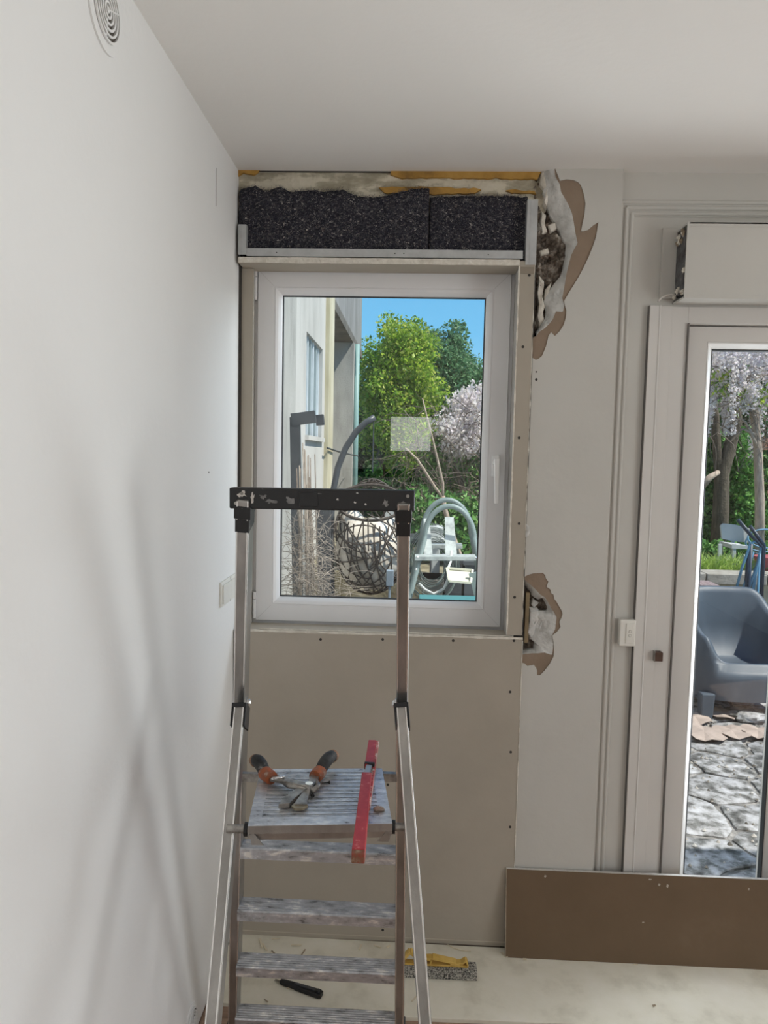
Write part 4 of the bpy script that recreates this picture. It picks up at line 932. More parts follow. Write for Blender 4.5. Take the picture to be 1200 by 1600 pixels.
for k, s in enumerate(seeds):
    if not (.2 < s[0] < 4.4 and 2.78 < s[1] < 7.3): continue
    poly = cell(k)
    if not poly: continue
    # irregular outline
    out = []
    for a_, b_ in zip(poly, poly[1:]+poly[:1]):
        n = max(1, int(math.dist(a_,b_)/.05))
        for i in range(n):
            t = i/n; x, y = a_[0]+(b_[0]-a_[0])*t, a_[1]+(b_[1]-a_[1])*t; q = noise.noise(Vector((x*9,y*9,k)))
            out.append((x+.020*q+(s[0]-x)*.02, y+.020*noise.noise(Vector((y*9,x*9,k+5)))+(s[1]-y)*.02))
    if min(p[1] for p in out) < YB+.02: continue
    if max(p[1] for p in out) > 7.2: continue
    hgt = random.uniform(0,.012); tx, ty = random.uniform(-.02,.02), random.uniform(-.02,.02); n = len(out); vs = []
    for sc_, dz in ((1,-.03),(1,-.004),(.94,.002)):
        for x, y in out: X_, Y_ = s[0]+(x-s[0])*sc_, s[1]+(y-s[1])*sc_; vs.append((X_, Y_, GZ+hgt+dz+(X_-s[0])*tx+(Y_-s[1])*ty + .006*noise.noise(Vector((X_*8,Y_*8,0)))))
    vs.append((s[0],s[1],GZ+hgt+.003))
    fs = [(r_*n+i, r_*n+(i+1)%n, (r_+1)*n+(i+1)%n, (r_+1)*n+i) for r_ in (0,1) for i in range(n)] + [(2*n+i,2*n+(i+1)%n,3*n) for i in range(n)]
    MB().add(vs, fs).build('flagstone', G['stone'], gr, smooth='auto')

# --- neighbouring wing seen through the window
XWG = -1.15
def yw(px): return -XWG*F/(648-px)
ng = empty('neighbouring_house', (XWG,9,GZ), 'long cream rendered house wing with barred window seen at the left through the window', 'house')
def wz(px, py): return atx(px, py, XWG).z
def wy(px, py=700): return atx(px, py, XWG).y
y455, y477, y503, y507, y515, y535, y553, y558 = [wy(v) for v in (455,477,502,506,514,536,552,557)]
zev = 3.66; bwz0, bwz1 = wz(500,684), wz(503,545)
b = MB()
b.box((XWG-.3,2.9,GZ),(XWG,y477,7.5)); b.box((XWG-.3,y477,GZ),(XWG,y503,bwz0)); b.box((XWG-.3,y477,bwz1),(XWG,y503,7.5)); b.box((XWG-.3,y503,GZ),(XWG,y507,7.5))
b.box((XWG-.7,y515,GZ),(XWG-.36,13.0,zev))
b.build('wall', G['render'], ng)
MB().box((XWG,wy(440)-2.2,GZ),(XWG+.05,wy(452.5),7.5)).build('grey_pier', G['grey'], ng)
MB().box((XWG-.36,y507,GZ),(XWG+.05,y515,7.5)).build('ochre_pier', G['ochre'], ng)
MB().box((XWG-.6,13.0,GZ),(at(552,600,13).x,13.35,zev)).build('end_pillar', G['grey'], ng)
MB().box((XWG-.7,y515,zev),(XWG+.03,15.2,zev+.13)).build('canopy', G['canopy'], ng)
MB().box((XWG-.7,y515,zev+.13),(XWG,15.3,7.6)).build('upper_wall', mat('upper_grey_wall',(.27,.265,.26),.9,0,(3,6,[(.3,(.18,.175,.17)),(.6,(.28,.275,.27)),(.75,(.36,.355,.35))],(1,1,.3))), ng)
w_ = MB().box((XWG-.14,y477,bwz0),(XWG-.12,y503,bwz1)).build('window', G['shutter'], ng)
for k in range(6):
    yy_ = y477+(y503-y477)*(k+.5)/6; MB().box((XWG-.06,yy_-.02,bwz0),(XWG-.03,yy_+.02,bwz1)).build('bar', G['bar'] if k%2==0 else G['shutter'], w_)
MB().box((XWG-.12,y477-.03,bwz0-.05),(XWG+.04,y503+.03,bwz0)).build('sill', G['render'], w_)
xr2 = XWG-.36; MB().box((xr2-.001,atx(519,600,xr2).y,atx(520,680,xr2).z),(xr2+.006,atx(523,600,xr2).y,atx(520,570,xr2).z)).build('window', G['shutter'], ng)
MB().tube([(XWG+.07,y507-.2,wz(505,700)),(XWG+.09,y515+.8,wz(505,700)-.05),(XWG+.16,12.9,wz(505,700)-.10)], .012, 6).build('cable', G['dark'], ng)
MB().tube([(at(557,600,13.2).x,13.2,GZ),(at(557,600,13.2).x,13.2,zev)], .05, 10).build('downpipe', mat('green_pipe',(.20,.33,.32),.5), ng, smooth=True)

# --- leaves
def leaf_cloud(name, m, clumps, n, size, parent, droop=0, aspect=.5, spread=1, seed=1, sizevar=.35):
    """clumps: list of (x,y,z,r) ; each leaf a folded rhombus"""
    rs = np.random.RandomState(seed); C = np.array(clumps); wgt = C[:,3]**2; wgt /= wgt.sum()
    idx = rs.choice(len(C), n, p=wgt); d = rs.normal(size=(n,3)); d /= np.linalg.norm(d,axis=1)[:,None]
    r_ = rs.uniform(0,1,n)**.45*C[idx,3]*spread; c = C[idx,:3] + d*r_[:,None]
    a_ = rs.normal(size=(n,3)); a_[:,2] -= droop; a_ /= np.linalg.norm(a_,axis=1)[:,None]
    t = rs.normal(size=(n,3)); b_ = np.cross(a_,t); b_ /= np.linalg.norm(b_,axis=1)[:,None]; nn = np.cross(a_,b_)
    s = size*(1+sizevar*rs.normal(size=n)).clip(.4,1.8); s = s[:,None]
    v = np.empty((n,4,3)); v[:,0] = c-a_*s*.5; v[:,1] = c+b_*s*aspect*.5+nn*s*.08; v[:,2] = c+a_*s*.5; v[:,3] = c-b_*s*aspect*.5+nn*s*.08
    me = bpy.data.meshes.new(name); me.vertices.add(n*4); me.vertices.foreach_set('co', v.reshape(-1))
    me.loops.add(n*4); me.loops.foreach_set('vertex_index', np.arange(n*4)); me.polygons.add(n); me.polygons.foreach_set('loop_start', np.arange(n)*4); me.polygons.foreach_set('loop_total', np.full(n,4))
    me.update(); me.materials.append(m); o = bpy.data.objects.new(name, me); COL.objects.link(o)
    if parent: o.parent = parent; o.matrix_parent_inverse = Matrix.Translation(-Vector(parent.location)) if parent.type=='EMPTY' else Matrix.Identity(4)
    return o
def ellclumps(c, rad, n, r, seed, shell=.6):
    rs = np.random.RandomState(seed); out = []
    for _ in range(n):
        d = rs.normal(size=3); d /= np.linalg.norm(d); k = shell+(1-shell)*rs.rand()
        out.append((c[0]+d[0]*rad[0]*k, c[1]+d[1]*rad[1]*k, c[2]+d[2]*rad[2]*k, r*rs.uniform(.6,1.3)))
    return out
LG = leafmat('bright_leaf', [(.05,.15,.015),(.28,.48,.05),(.55,.68,.09),(.12,.28,.03),(.75,.74,.20)], .55)
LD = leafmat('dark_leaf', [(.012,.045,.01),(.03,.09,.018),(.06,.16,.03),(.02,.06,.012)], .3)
LB = leafmat('blue_green_leaf', [(.04,.13,.06),(.14,.30,.13),(.26,.44,.22),(.06,.17,.08)], .4)
LW = leafmat('wisteria_bloom', [(.80,.75,.74),(.95,.90,.90),(.80,.73,.80),(.62,.58,.50),(.97,.94,.93)], .62)
LI = leafmat('ivy_leaf', [(.02,.07,.018),(.06,.19,.04),(.16,.36,.08),(.32,.50,.18)], .25)
LY = leafmat('grass_blade', [(.20,.36,.05),(.48,.62,.14),(.30,.46,.08)], .55)
LS = leafmat('pale_dry_leaf', [(.30,.25,.20),(.44,.38,.32),(.20,.17,.13)], .2)
def trunk(path, r0, r1, parent, m=None, name='trunk'): return MB().tube(path, r0, 9, r1).build(name, m or G['bark'], parent, smooth=True)
# big bright green tree
t = empty('green_tree', (at(612,800,16).x,16,.5), 'tall bright yellow-green leafy tree right of the cream house wing', 'tree')
cx = t.location.x
trunk([(cx-.35,16,.3),(cx-.3,16.0,1.2),(cx-.15,16,2.4),(cx,16,3.6)], .16,.06, t); trunk([(cx-.2,16,1.9),(cx+.5,16,3.2)], .07,.03,t,name='branch')
zt_ = at(600,490,16).z
cl = ellclumps((cx+.05,16.1,zt_-1.75),(.88,.9,1.75),90,.36,3,.35)
leaf_cloud('foliage', LG, cl, 42000, .072, t, .3, .55, 1, 3)
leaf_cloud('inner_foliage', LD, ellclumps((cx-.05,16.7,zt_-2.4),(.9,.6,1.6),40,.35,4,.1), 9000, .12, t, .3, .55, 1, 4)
# round tree behind
t = empty('round_tree', (at(690,800,19).x,19,.5), 'rounded blue-green tree standing behind the bright tree, against the sky', 'tree'); cx = t.location.x
trunk([(cx,19,.3),(cx+.05,19,2.8)], .14,.07,t); zt_ = at(690,510,19).z
leaf_cloud('foliage', LB, ellclumps((cx+.0,19,zt_-1.25),(.95,.8,1.25),100,.36,6,.3), 34000, .08, t, .2, .55, 1, 6)
# dense hedge at the back
hg = empty('garden_hedge', (1.5,21,.5), 'dense dark hedge closing the back of the garden', 'hedge')
cl = [(x, 20.5+random.uniform(0,.8), z, .6) for x in np.arange(-2.8,13,.5) for z in (.7,1.3,1.9,2.5,3.1)]
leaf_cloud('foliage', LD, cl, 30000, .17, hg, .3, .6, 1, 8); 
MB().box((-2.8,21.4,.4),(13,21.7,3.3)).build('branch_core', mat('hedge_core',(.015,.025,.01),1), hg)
# far roof
fh = empty('far_house', (3.2,24,.5), 'low grey-roofed house on the skyline at the right of the window view', 'house')
zR = at(745,566,24).z
MB().box((at(715,566,24).x,24,.5),(8,27,zR-.4)).build('wall', G['grey'], fh); MB().prism([(at(715,566,24).x-.2,24-.4,zR-.45),(8.3,23.6,zR-.45),(8.3,25.5,zR),(at(715,566,24).x-.2,25.5,zR)],(0,0,.08)).build('roof', mat('blue_grey_roof',(.25,.31,.36),.7), fh)
# wisteria by the window: pale bush plus dry tangle
t = empty('wisteria_bush', (at(725,800,10).x,10,.5), 'pale lilac wisteria with dry grey branches at the right of the window view', 'shrub'); cx = t.location.x
leaf_cloud('blossom', LW, ellclumps((at(728,650,10).x,10,at(728,665,10).z),(.46,.5,.60),70,.17,9,.2), 12000, .045, t, 1.2, .6, 1, 9)
leaf_cloud('leaves', LI, ellclumps((at(715,720,10).x,10.3,at(715,730,10).z),(.6,.5,.75),50,.24,10,.2), 5500, .06, t, .5, .6, 1, 10)
tw = MB(); rs = random.Random(5)
for _ in range(330):
    p = Vector((at(rs.uniform(628,765),700,10).x, 10+rs.uniform(-.7,.3), at(700,rs.uniform(640,840),10).z)); d = Vector((rs.uniform(-1,1),rs.uniform(-.4,.4),rs.uniform(-1,.6))).normalized(); path=[p]
    for k in range(5): d = (d+Vector((rs.uniform(-.5,.5),rs.uniform(-.3,.3),rs.uniform(-.7,.25)))).normalized(); path.append(path[-1]+d*.11)
    tw.tube(path, .006, 3, .0025, cap=False)
o = tw.build('dry_branches', G['dry'], t, fix=False); o['kind'] = 'stuff'
trunk([(cx+.1,10,.4),(cx,10.1,1.2),(cx-.2,10,1.9)], .06,.03,t)
# forked pale branch
fb_ = empty('forked_branch', at(712,880,7.5), 'bare forked pale branch rising behind the grey hooped ladder', 'branch')
fp = lambda a,b,Y=7.5: at(a,b,Y)
MB().tube([Vector((fp(740,930).x,7.5,GZ)),fp(735,930),fp(722,880),fp(705,830),fp(695,795),fp(692,775)], .035, 8, .022).build('main_stem', G['barkp'], fb_, smooth=True)
MB().tube([fp(692,778),fp(680,762),fp(660,730),fp(652,718),fp(640,706),fp(634,700)], .016, 7, .008).build('side_branch', G['barkp'], fb_, smooth=True)
MB().tube([fp(692,780),fp(692,755),fp(684,720),fp(677,690),fp(668,655),fp(660,622)], .016, 7, .006).build('side_branch', G['barkp'], fb_, smooth=True)
# low dark shrubs behind terrace items and between
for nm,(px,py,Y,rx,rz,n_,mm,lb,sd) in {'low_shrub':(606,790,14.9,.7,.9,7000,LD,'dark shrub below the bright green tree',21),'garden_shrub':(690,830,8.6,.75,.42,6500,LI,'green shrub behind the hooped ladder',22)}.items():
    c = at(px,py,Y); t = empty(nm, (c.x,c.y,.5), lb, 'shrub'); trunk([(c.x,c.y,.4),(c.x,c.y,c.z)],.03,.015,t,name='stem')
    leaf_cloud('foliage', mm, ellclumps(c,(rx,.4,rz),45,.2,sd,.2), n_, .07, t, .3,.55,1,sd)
# hanging egg chair
YE = 7.0; ec = at(580,845,YE); E = lambda a,b,dy=0: at(a,b,YE+dy)
eg = empty('hanging_egg_chair', (ec.x,YE,GZ), 'dark wicker hanging egg chair with cream cushions under a curved grey stand', 'chair')
path = [E(519,960),E(518,900),E(517,850),E(518,800),E(521,765),E(528,730),E(540,700),E(556,675),E(572,660),E(586,652)]
path = [Vector((path[0].x,YE,GZ))]+path
MB().tube(path, .03, 12).build('stand_pole', G['pole'], eg, smooth=True)
bs = MB(); bs.tube([(path[0].x-.05,YE,GZ+.03),(path[0].x+.9,YE-.3,GZ+.03)],.03,10); bs.tube([(path[0].x-.05,YE,GZ+.03),(path[0].x+.9,YE+.4,GZ+.03)],.03,10); bs.build('stand_base', G['pole'], eg, smooth=True)
MB().tube([E(584,654),E(583,700),E(582,738)], .006, 6).build('chain', G['pole'], eg)
wk = MB(); rx, ry, rzT, rzB = .37, .36, (E(580,748)-E(580,845)).z, (E(580,845)-E(580,928)).z
rs = random.Random(4)
def egg(th, ph):
    x = math.sin(ph)*math.cos(th); y = math.sin(ph)*math.sin(th); z = math.cos(ph)
    k = 1 - .12*max(0,z)
    return Vector((ec.x+rx*x*k, YE+ry*y*k, ec.z + (rzT if z>0 else -rzB)*z*-1*-1))
for _ in range(62):
    nrm_ = Vector((rs.gauss(0,1),rs.gauss(0,1),rs.gauss(0,.9))).normalized(); off = rs.uniform(-.75,.75); a1 = nrm_.orthogonal().normalized(); a2 = nrm_.cross(a1); rr = math.sqrt(1-off*off); pts=[]
    t0 = rs.uniform(0,2*PI); span = rs.uniform(1.6,4.5); N = 22
    for i in range(N):
        tt = t0+span*i/(N-1); q = nrm_*off + a1*(rr*math.cos(tt)) + a2*(rr*math.sin(tt))
        # the opening faces the viewer and sits high
        if q.y < -.25 and q.z > .12 and rs.random() < 0: continue
        k = 1-.12*max(0,q.z); pts.append(Vector((ec.x+rx*q.x*k, YE+ry*q.y*k, ec.z+(rzT if q.z>0 else rzB)*q.z)))
    front_open = [p for p in pts]
    seg = []; 
    for p in pts:
        opn = (p.y < YE-.10 and p.z > ec.z+.24)
        if opn and rs.random()<.85:
            if len(seg) > 2: wk.tube(seg, .0068, 5, cap=False)
            seg = []
        else: seg.append(p)
    if len(seg) > 2: wk.tube(seg, .0068, 5, cap=False)
o = wk.build('wicker_basket', G['wicker'], eg, smooth=True, fix=False)
rim = MB(); ring = []
for i in range(33):
    t = 2*PI*i/32; ring.append(Vector((ec.x+.31*math.cos(t), YE-.20+.10*math.sin(t), ec.z+.38+.16*math.sin(t))))
rim.tube(ring, .014, 8); rim.build('basket_rim', G['wicker'], eg, smooth=True)
cu = MB(); cu.ball((ec.x-.01,YE+.00,ec.z-.12),.345,.325,.34,20,12,lambda p: 1+.04*math.sin(p.x*9)); cu.build('seat_cushion', G['cushion'], eg, smooth=True)
MB().ball((ec.x-.19,YE+.08,ec.z+.10),.14,.13,.19,14,9).build('back_cushion', G['cushion'], eg, smooth=True)
MB().ball((ec.x+.16,YE+.08,ec.z+.06),.16,.13,.17,14,9).build('back_cushion', G['cushion'], eg, smooth=True)
# things behind the egg chair: white pile and terracotta pot on table
tbk = MB(); c = at(600,838,7.8); tbk.box((c.x-.35,7.6,c.z-.04),(c.x+.55,8.2,c.z)); 
for k in (0,1): tbk.box((c.x-.33+k*.82,7.65,.5),(c.x-.29+k*.82,7.7,c.z-.04))
tag(tbk.build('garden_table', G['dark']), 'dark garden table half hidden behind the egg chair', 'table')
pot = MB(); pc = at(578,836,7.7); n=18
for (r1,r2,z0,z1) in ((.07,.10,0,.09),(.11,.11,.09,.12)): pot.tube([(pc.x,7.75,c.z+z0+.001),(pc.x,7.75,c.z+z1)], r1, n, r2)
tag(pot.build('flower_pot', G['terracotta'], smooth='auto'), 'terracotta pot behind the top of the egg chair', 'pot')
wb_ = MB(); q = at(605,815,7.9)
wb_.box((q.x-.16,7.85,c.z+.001),(q.x+.18,8.1,c.z+.07)); wb_.box((q.x-.09,7.88,c.z+.07),(q.x+.10,8.08,c.z+.16)); wb_.box((q.x-.03,7.9,c.z+.16),(q.x+.09,8.05,c.z+.30))
tag(wb_.build('white_crate', G['wht'], bevel=.01), 'white stacked plastic crate standing behind the egg chair', 'crate')
# dark bent post left
dp = empty('dark_bent_post', at(465,900,5.6), 'black metal post with a bent arm at the left of the window view', 'post')
D = lambda a,b: at(a,b,5.6)
MB().beam(Vector((D(470,900).x,5.6,GZ)), D(461,652), .075,.05,(1,0,0)).build('post', G['dark'], dp)
MB().beam(D(456,656)+Vector((0,0,0)), D(493,651), .09,.06,(0,0,1)).build('arm', G['dark'], dp); MB().beam(D(492,656)+Vector((0,.08,0)), D(504,655)+Vector((0,.08,0)), .08,.06,(0,0,1)).build('arm_end', G['dark'], dp)
MB().beam(Vector((D(510,900).x,5.6,GZ)), D(506,780), .10,.04,(1,0,0)).build('brace_post', G['dark'], dp)
# pale plank leaning
pk_ = MB().beam(Vector((at(482,960,5.75).x,5.75,GZ)), at(465,668,5.85), .05,.02,(1,0,0)).build('leaning_plank', G['wht']); tag(pk_, 'slim white plank leaning beside the black post', 'plank')
# dry twig bundle
tb_ = empty('twig_bundle', at(480,930,4.9), 'bundle of tall dry twigs and canes at the lower left of the window view', 'branches')
rs = random.Random(8)
for k in range(22):
    a_ = rs.uniform(468,496); b0 = at(a_+rs.uniform(0,12),960,4.9+rs.uniform(-.2,.2)); b0.z = GZ+.01; t0 = at(a_-4+rs.uniform(-6,6), rs.uniform(690,800), 4.9+rs.uniform(-.2,.2)); mdp = b0.lerp(t0,.5)+Vector((rs.uniform(-.02,.02),0,0))
    MB().tube([b0,mdp,t0], rs.uniform(.005,.011), 5, .004).build('cane', G['dry'] if k%3 else G['dryl'], tb_, smooth=True)
tw = MB()
for _ in range(300):
    u = rs.random(); p = at(458+42*u+rs.uniform(-6,18)*(1 if rs.random()<.6 else 0), 800+ (rs.random()**.6)*145, 4.9+rs.uniform(-.3,.25)); d = Vector((rs.uniform(-1,1),rs.uniform(-.3,.3),rs.uniform(-.2,1))).normalized(); path=[p]
    for k in range(4): d = (d+Vector((rs.uniform(-.5,.5),rs.uniform(-.2,.2),rs.uniform(-.6,.3)))).normalized(); path.append(path[-1]+d*.045)
    tw.tube(path, .0026, 3, .001, cap=False)
for _ in range(45):
    p = at(rs.uniform(490,545), rs.uniform(900,955), 4.7+rs.uniform(-.2,.2)); d = Vector((rs.uniform(-1,1),rs.uniform(-.2,.2),rs.uniform(-.1,.8))).normalized(); path=[p]
    for k in range(4): d = (d+Vector((rs.uniform(-.3,.3),rs.uniform(-.2,.2),rs.uniform(-.4,.2)))).normalized(); path.append(path[-1]+d*.05)
    tw.tube(path, .0024, 3, .001, cap=False)
o = tw.build('fine_twigs', G['dryl'], tb_, fix=False); o['kind'] = 'stuff'
# pool ladder with two hoops
pl_ = empty('hooped_pool_ladder', at(698,900,4.6), 'grey-green tubular ladder with two arched handrails and plastic steps, right of the window view', 'ladder')
def hoop(cx_, top, w_, Y0, Yb):
    pts = []; 
    for i in range(21):
        t = PI*i/20; pts.append(at(cx_-w_*math.cos(t), top+52-52*math.sin(t), Y0))
    l = at(cx_-w_-16, 905, Yb); r_ = at(cx_+w_+14, 905, Yb)
    l2 = extend(pts[0], l, GZ); r2 = extend(pts[-1], r_, GZ)
    MB().tube([l2]+pts+[r2], .017, 10).build('handrail', G['tube'], pl_, smooth=True)
hoop(698, 781, 38, 4.75, 5.0); hoop(702, 791, 39, 4.55, 4.35)
for (py,Y,x0_,x1_) in ((871,4.42,648,743),(853,4.80,664,722)):
    MB().beam(at(x0_,py,Y), at(x1_,py,Y), .028, .09,(0,0,1)).build('step', G['plastic'], pl_, bevel=.004)
for (xa,xb,ya,yb) in ((662,672,810,868),(695,710,808,866)):
    p = [at(xa,ya,4.7),at(xb-1,ya,4.7),at(xb+4,yb,4.5),at(xa+1,yb,4.5)]; MB().prism(p, (0,.006,0)).build('side_panel', G['plastic'], pl_)
for (a_,b_) in ((652,870),(744,872),(650,890),(649,900)): MB().ball(at(a_,b_,4.38),.008).build('bolt', M['chrome'], pl_)
# tray, cable, planters, box, turquoise lid
sty = at(700,938,4.15)
def planter(xa, xb, yt, Y, m, nm, lb, ct, dep=.3):
    p, q = at(xa,yt,Y), at(xb,yt,Y); mb = MB(); mb.box((p.x,Y,GZ),(q.x,Y+dep,p.z)); mb.box((p.x-.012,Y-.012,p.z-.035),(q.x+.012,Y+dep+.012,p.z)); o = mb.build(nm, m, bevel=.004); tag(o, lb, ct); return o
planter(696, 722, 873, 5.3, G['dark'], 'planter_box', 'tall anthracite planter box behind the hooped ladder, left one', 'planter')
planter(726, 768, 876, 5.4, mat('slate_planter',(.085,.095,.10),.6,0,(8,4,[(.3,(.07,.08,.085)),(.7,(.10,.11,.12))]), ), 'planter_box', 'wide slate planter box at the right edge of the window view', 'planter')
bx_ = planter(660, 691, 905, 5.2, mat('brown_grey_bin',(.12,.115,.10),.7,0,(8,4,[(.3,(.09,.085,.075)),(.7,(.15,.14,.125))])), 'storage_bin', 'dark grey-brown bin below the hooped ladder', 'bin')
tl_ = MB(); p, q = at(655,934,3.95), at(747,938,3.95); tl_.box((p.x,3.75,p.z-.02),(q.x+.2,4.05,p.z)); tl_.box((p.x+.05,3.78,GZ),(q.x+.1,4.02,p.z-.02)); tag(tl_.build('storage_box', G['turq'], bevel=.004), 'turquoise box just below the window sill outside', 'box')
tp = [at(698,889,4.30),at(738,892,4.30),at(735,912,4.15),at(702,909,4.15)]
tr = empty('plastic_tray', at(716,905,4.3), 'cream plastic tray hanging outside below the hooped ladder', 'tray')
MB().prism(tp, (0,.012,-.004)).build('base', G['tray'], tr); 
for i in range(4): MB().beam(tp[i]+Vector((0,-.01,.006)), tp[(i+1)%4]+Vector((0,-.01,.006)), .012,.012,(0,1,0)).build('rim', G['tray'], tr)
MB().beam(at(739,895,4.2), at(749,935,4.2), .05,.02,(1,0,0)).build('bracket', G['tube'], tr)
cb = MB().tube([at(705,860,4.4),at(704,878,4.38),at(700,888,4.3),at(700,905,4.2),at(693,920,4.2),at(678,928,4.2),at(664,921,4.2),at(655,912,4.25)], .0075, 8).build('hose', G['wht'], smooth=True); tag(cb, 'white hose looping below the cream tray', 'hose')
wb2 = MB(); p, q = at(671,838,5.6), at(692,838,5.6); wb2.box((p.x,5.5,p.z),(q.x,5.7,at(680,822,5.6).z)); wb2.box((p.x-.01,5.48,p.z-.03),(q.x+.01,5.72,p.z)); wb2.box((p.x+.02,5.55,GZ),(q.x-.02,5.65,p.z-.03)); tag(wb2.build('white_container', G['wht'], bevel=.006), 'white container standing on a post behind the hooped ladder', 'container')
bb_ = MB(); p = at(607,905,6.0); bb_.box((p.x-.02,6.0,p.z-.06),(p.x+.04,6.06,p.z+.07)); bb_.box((p.x+.0,6.01,GZ),(p.x+.02,6.03,p.z-.06)); tag(bb_.build('pale_blue_box', soft('pale_blue_plastic',(.24,.30,.36),.5), bevel=.005), 'small pale blue box behind the ladder upright, beside the egg chair', 'box')
# grey wire tangle below
hs = MB()
for k in range(16):
    c = at(675,880,5.0); r_ = .12+.01*k; hs.tube([c+Vector((r_*math.cos(t)*.7, .03*math.sin(3*t+k), r_*math.sin(t))) for t in np.linspace(k,k+5.5,24)], .003, 4, cap=False)
tag(hs.build('wire_coil', mat('green_grey_wire',(.10,.13,.12),.6), fix=False), 'coil of thin dark garden wire behind the hooped ladder', 'wire')

# ------------------------------------------------------------------ garden beyond the door
# low stone wall with caps
lw = empty('low_garden_wall', (3.2,7.5,GZ), 'low yellowish garden wall with stone caps behind the grey armchair', 'wall')
zc1 = at(1160,896,7.45).z; zc0 = at(1160,912,7.45).z
MB().box((.9,7.44,GZ),(8.5,7.60,zc0)).build('wall_body', G['yellowwall'], lw)
xx = 1.2; k = 0; rs = random.Random(3)
xstart = at(1103,900,7.4).x; xs = [xstart-1.5, xstart-.75, xstart-.01]
while xs[-1] < 8: xs.append(xs[-1]+rs.uniform(.55,.75))
for a_, b_ in zip(xs, xs[1:]): MB().box((a_+.006,7.36+rs.uniform(-.01,.01),zc0+.001),(b_-.006,7.66,zc1+rs.uniform(-.004,.004))).build('cap_stone', G['capstone'], lw, bevel=.008)
# back wall with bricks and ivy
bwl = struct(MB().box((1.5,11.1,.4),(9,11.3,3.6)), 'wall_garden', mat('brick_mortar',(.40,.33,.28),.95))
for r_ in range(26):
    for c_i in range(9):
        x = 3.7+c_i*.225+(.11 if r_%2 else 0); z = .52+r_*.075
        if x > 5.6: continue
        o = MB().box((x,11.08,z),(x+.21,11.12,z+.064)).build('brick', G['brick'], bwl)
ivy = tag(leaf_cloud('ivy', LI, [(x, 10.85, z, .12) for x in np.arange(3.3,5.3,.16) for z in np.arange(.6,3.2,.2) if random.random()<.72], 12000, .075, None, .6, .8, 1, 31), 'green ivy covering the brick garden wall', 'ivy'); 
# trees with ivy at right
def D9(a,b,Y=9.6): return at(a,b,Y)
tr_ = empty('ivy_tree', (D9(1125,860).x,9.6,.5), 'dark forked tree trunk wrapped in ivy, seen through the glazed door', 'tree')
trunk([Vector((D9(1122,870).x,9.6,.45)),D9(1126,800),D9(1128,740),D9(1140,700),D9(1150,660),D9(1152,620)], .11,.06, tr_)
trunk([D9(1126,760),D9(1120,700),D9(1118,650),D9(1112,610)], .06,.04, tr_, name='branch')
trunk([D9(1096,760,9.4),D9(1110,745,9.4),D9(1122,738,9.5)], .05,.03, tr_, G['barkp'], name='branch')
leaf_cloud('ivy_leaves', LI, [(*D9(1103+random.uniform(-10,13),y_,9.85), .20) for y_ in range(680,885,5)] , 14000, .045, tr_, .5,.8,1,32)
leaf_cloud('ivy_leaves', leafmat('lit_ivy',[(.06,.2,.04),(.14,.36,.06),(.24,.46,.10)],.35), [(*D9(1156+random.uniform(-10,14),y_,9.9), .20) for y_ in range(690,850,7)] , 12000, .045, tr_, .5,.8,1,33)
ws = empty('wisteria', (D9(1185,850,8.4).x,8.4,.5), 'pale blossoming wisteria hanging in the glazed door view from a tall bare stem', 'tree')
trunk([Vector((D9(1188,880,8.4).x,8.4,.45)),D9(1187,780,8.4),D9(1184,700,8.4),D9(1178,640,8.4),D9(1170,580,8.4)], .055,.04, ws, G['barkp'])
for pth in ([(1184,700),(1165,660),(1148,648),(1130,655)],[(1182,680),(1160,670),(1142,690)],[(1180,640),(1160,622),(1136,632),(1112,640)]):
    MB().tube([D9(a_,b_,8.3) for a_,b_ in pth], .018, 6, .008).build('branch', G['barkp'], ws, smooth=True)
rac = []; rs = random.Random(12)
for k in range(105):
    a_, b_ = rs.uniform(1090,1235), rs.uniform(470,640); b_ = b_ if rs.random()<.75 else b_+rs.uniform(0,60); Y_ = rs.uniform(8.0,9.0); p = at(a_,b_,Y_)
    L2 = rs.uniform(.18,.42)
    for i in range(6): rac.append((p.x,p.y,p.z-L2*i/5, .05*(1-.10*i)+.015))
leaf_cloud('blossom_racemes', LW, rac, 24000, .028, ws, 1.0, .7, 1.2, 34)
leaf_cloud('young_leaves', LG, [(*at(rs.uniform(1110,1200),rs.uniform(580,640),8.2), .12) for _ in range(12)], 260, .05, ws, .5,.5,1,35)
tw = MB()
for _ in range(120):
    p = at(rs.uniform(1095,1230), rs.uniform(560,690), rs.uniform(8,8.8)); d = Vector((rs.uniform(-1,1),rs.uniform(-.3,.3),rs.uniform(-.8,.3))).normalized(); path=[p]
    for k in range(5): d = (d+Vector((rs.uniform(-.4,.4),rs.uniform(-.3,.3),rs.uniform(-.6,.1)))).normalized(); path.append(path[-1]+d*.10)
    tw.tube(path, .006, 3, .002, cap=False)
o = tw.build('fine_twigs', G['dry'], ws, fix=False); o['kind'] = 'stuff'
# grass clump & low plants
def grass(px, py, Y, n, h_, wd, label, nm='grass_clump', m=None, sd=1):
    c = at(px, py, Y); rs_ = np.random.RandomState(sd); mb = MB()
    for _ in range(n):
        x = c.x+rs_.uniform(-wd,wd); y = c.y+rs_.uniform(-.2,.2); h2 = h_*rs_.uniform(.5,1.1); dx, dy = rs_.normal(0,.12), rs_.normal(0,.08); w2 = .007
        mb.add([(x-w2,y,c.z),(x+w2,y,c.z),(x+dx*.4+w2*.8,y+dy*.4,c.z+h2*.6),(x+dx*.4-w2*.8,y+dy*.4,c.z+h2*.6),(x+dx,y+dy,c.z+h2*.92)],[(0,1,2,3),(3,2,4)])
    o = mb.build(nm, m or LY, fix=False); tag(o, label, 'grass'); return o
g1 = at(1105,880,7.4); 
gdn = grass(1108, 884, 8.0, 700, .26, .32, 'bright green grass clump on the raised bed at the left of the door view')
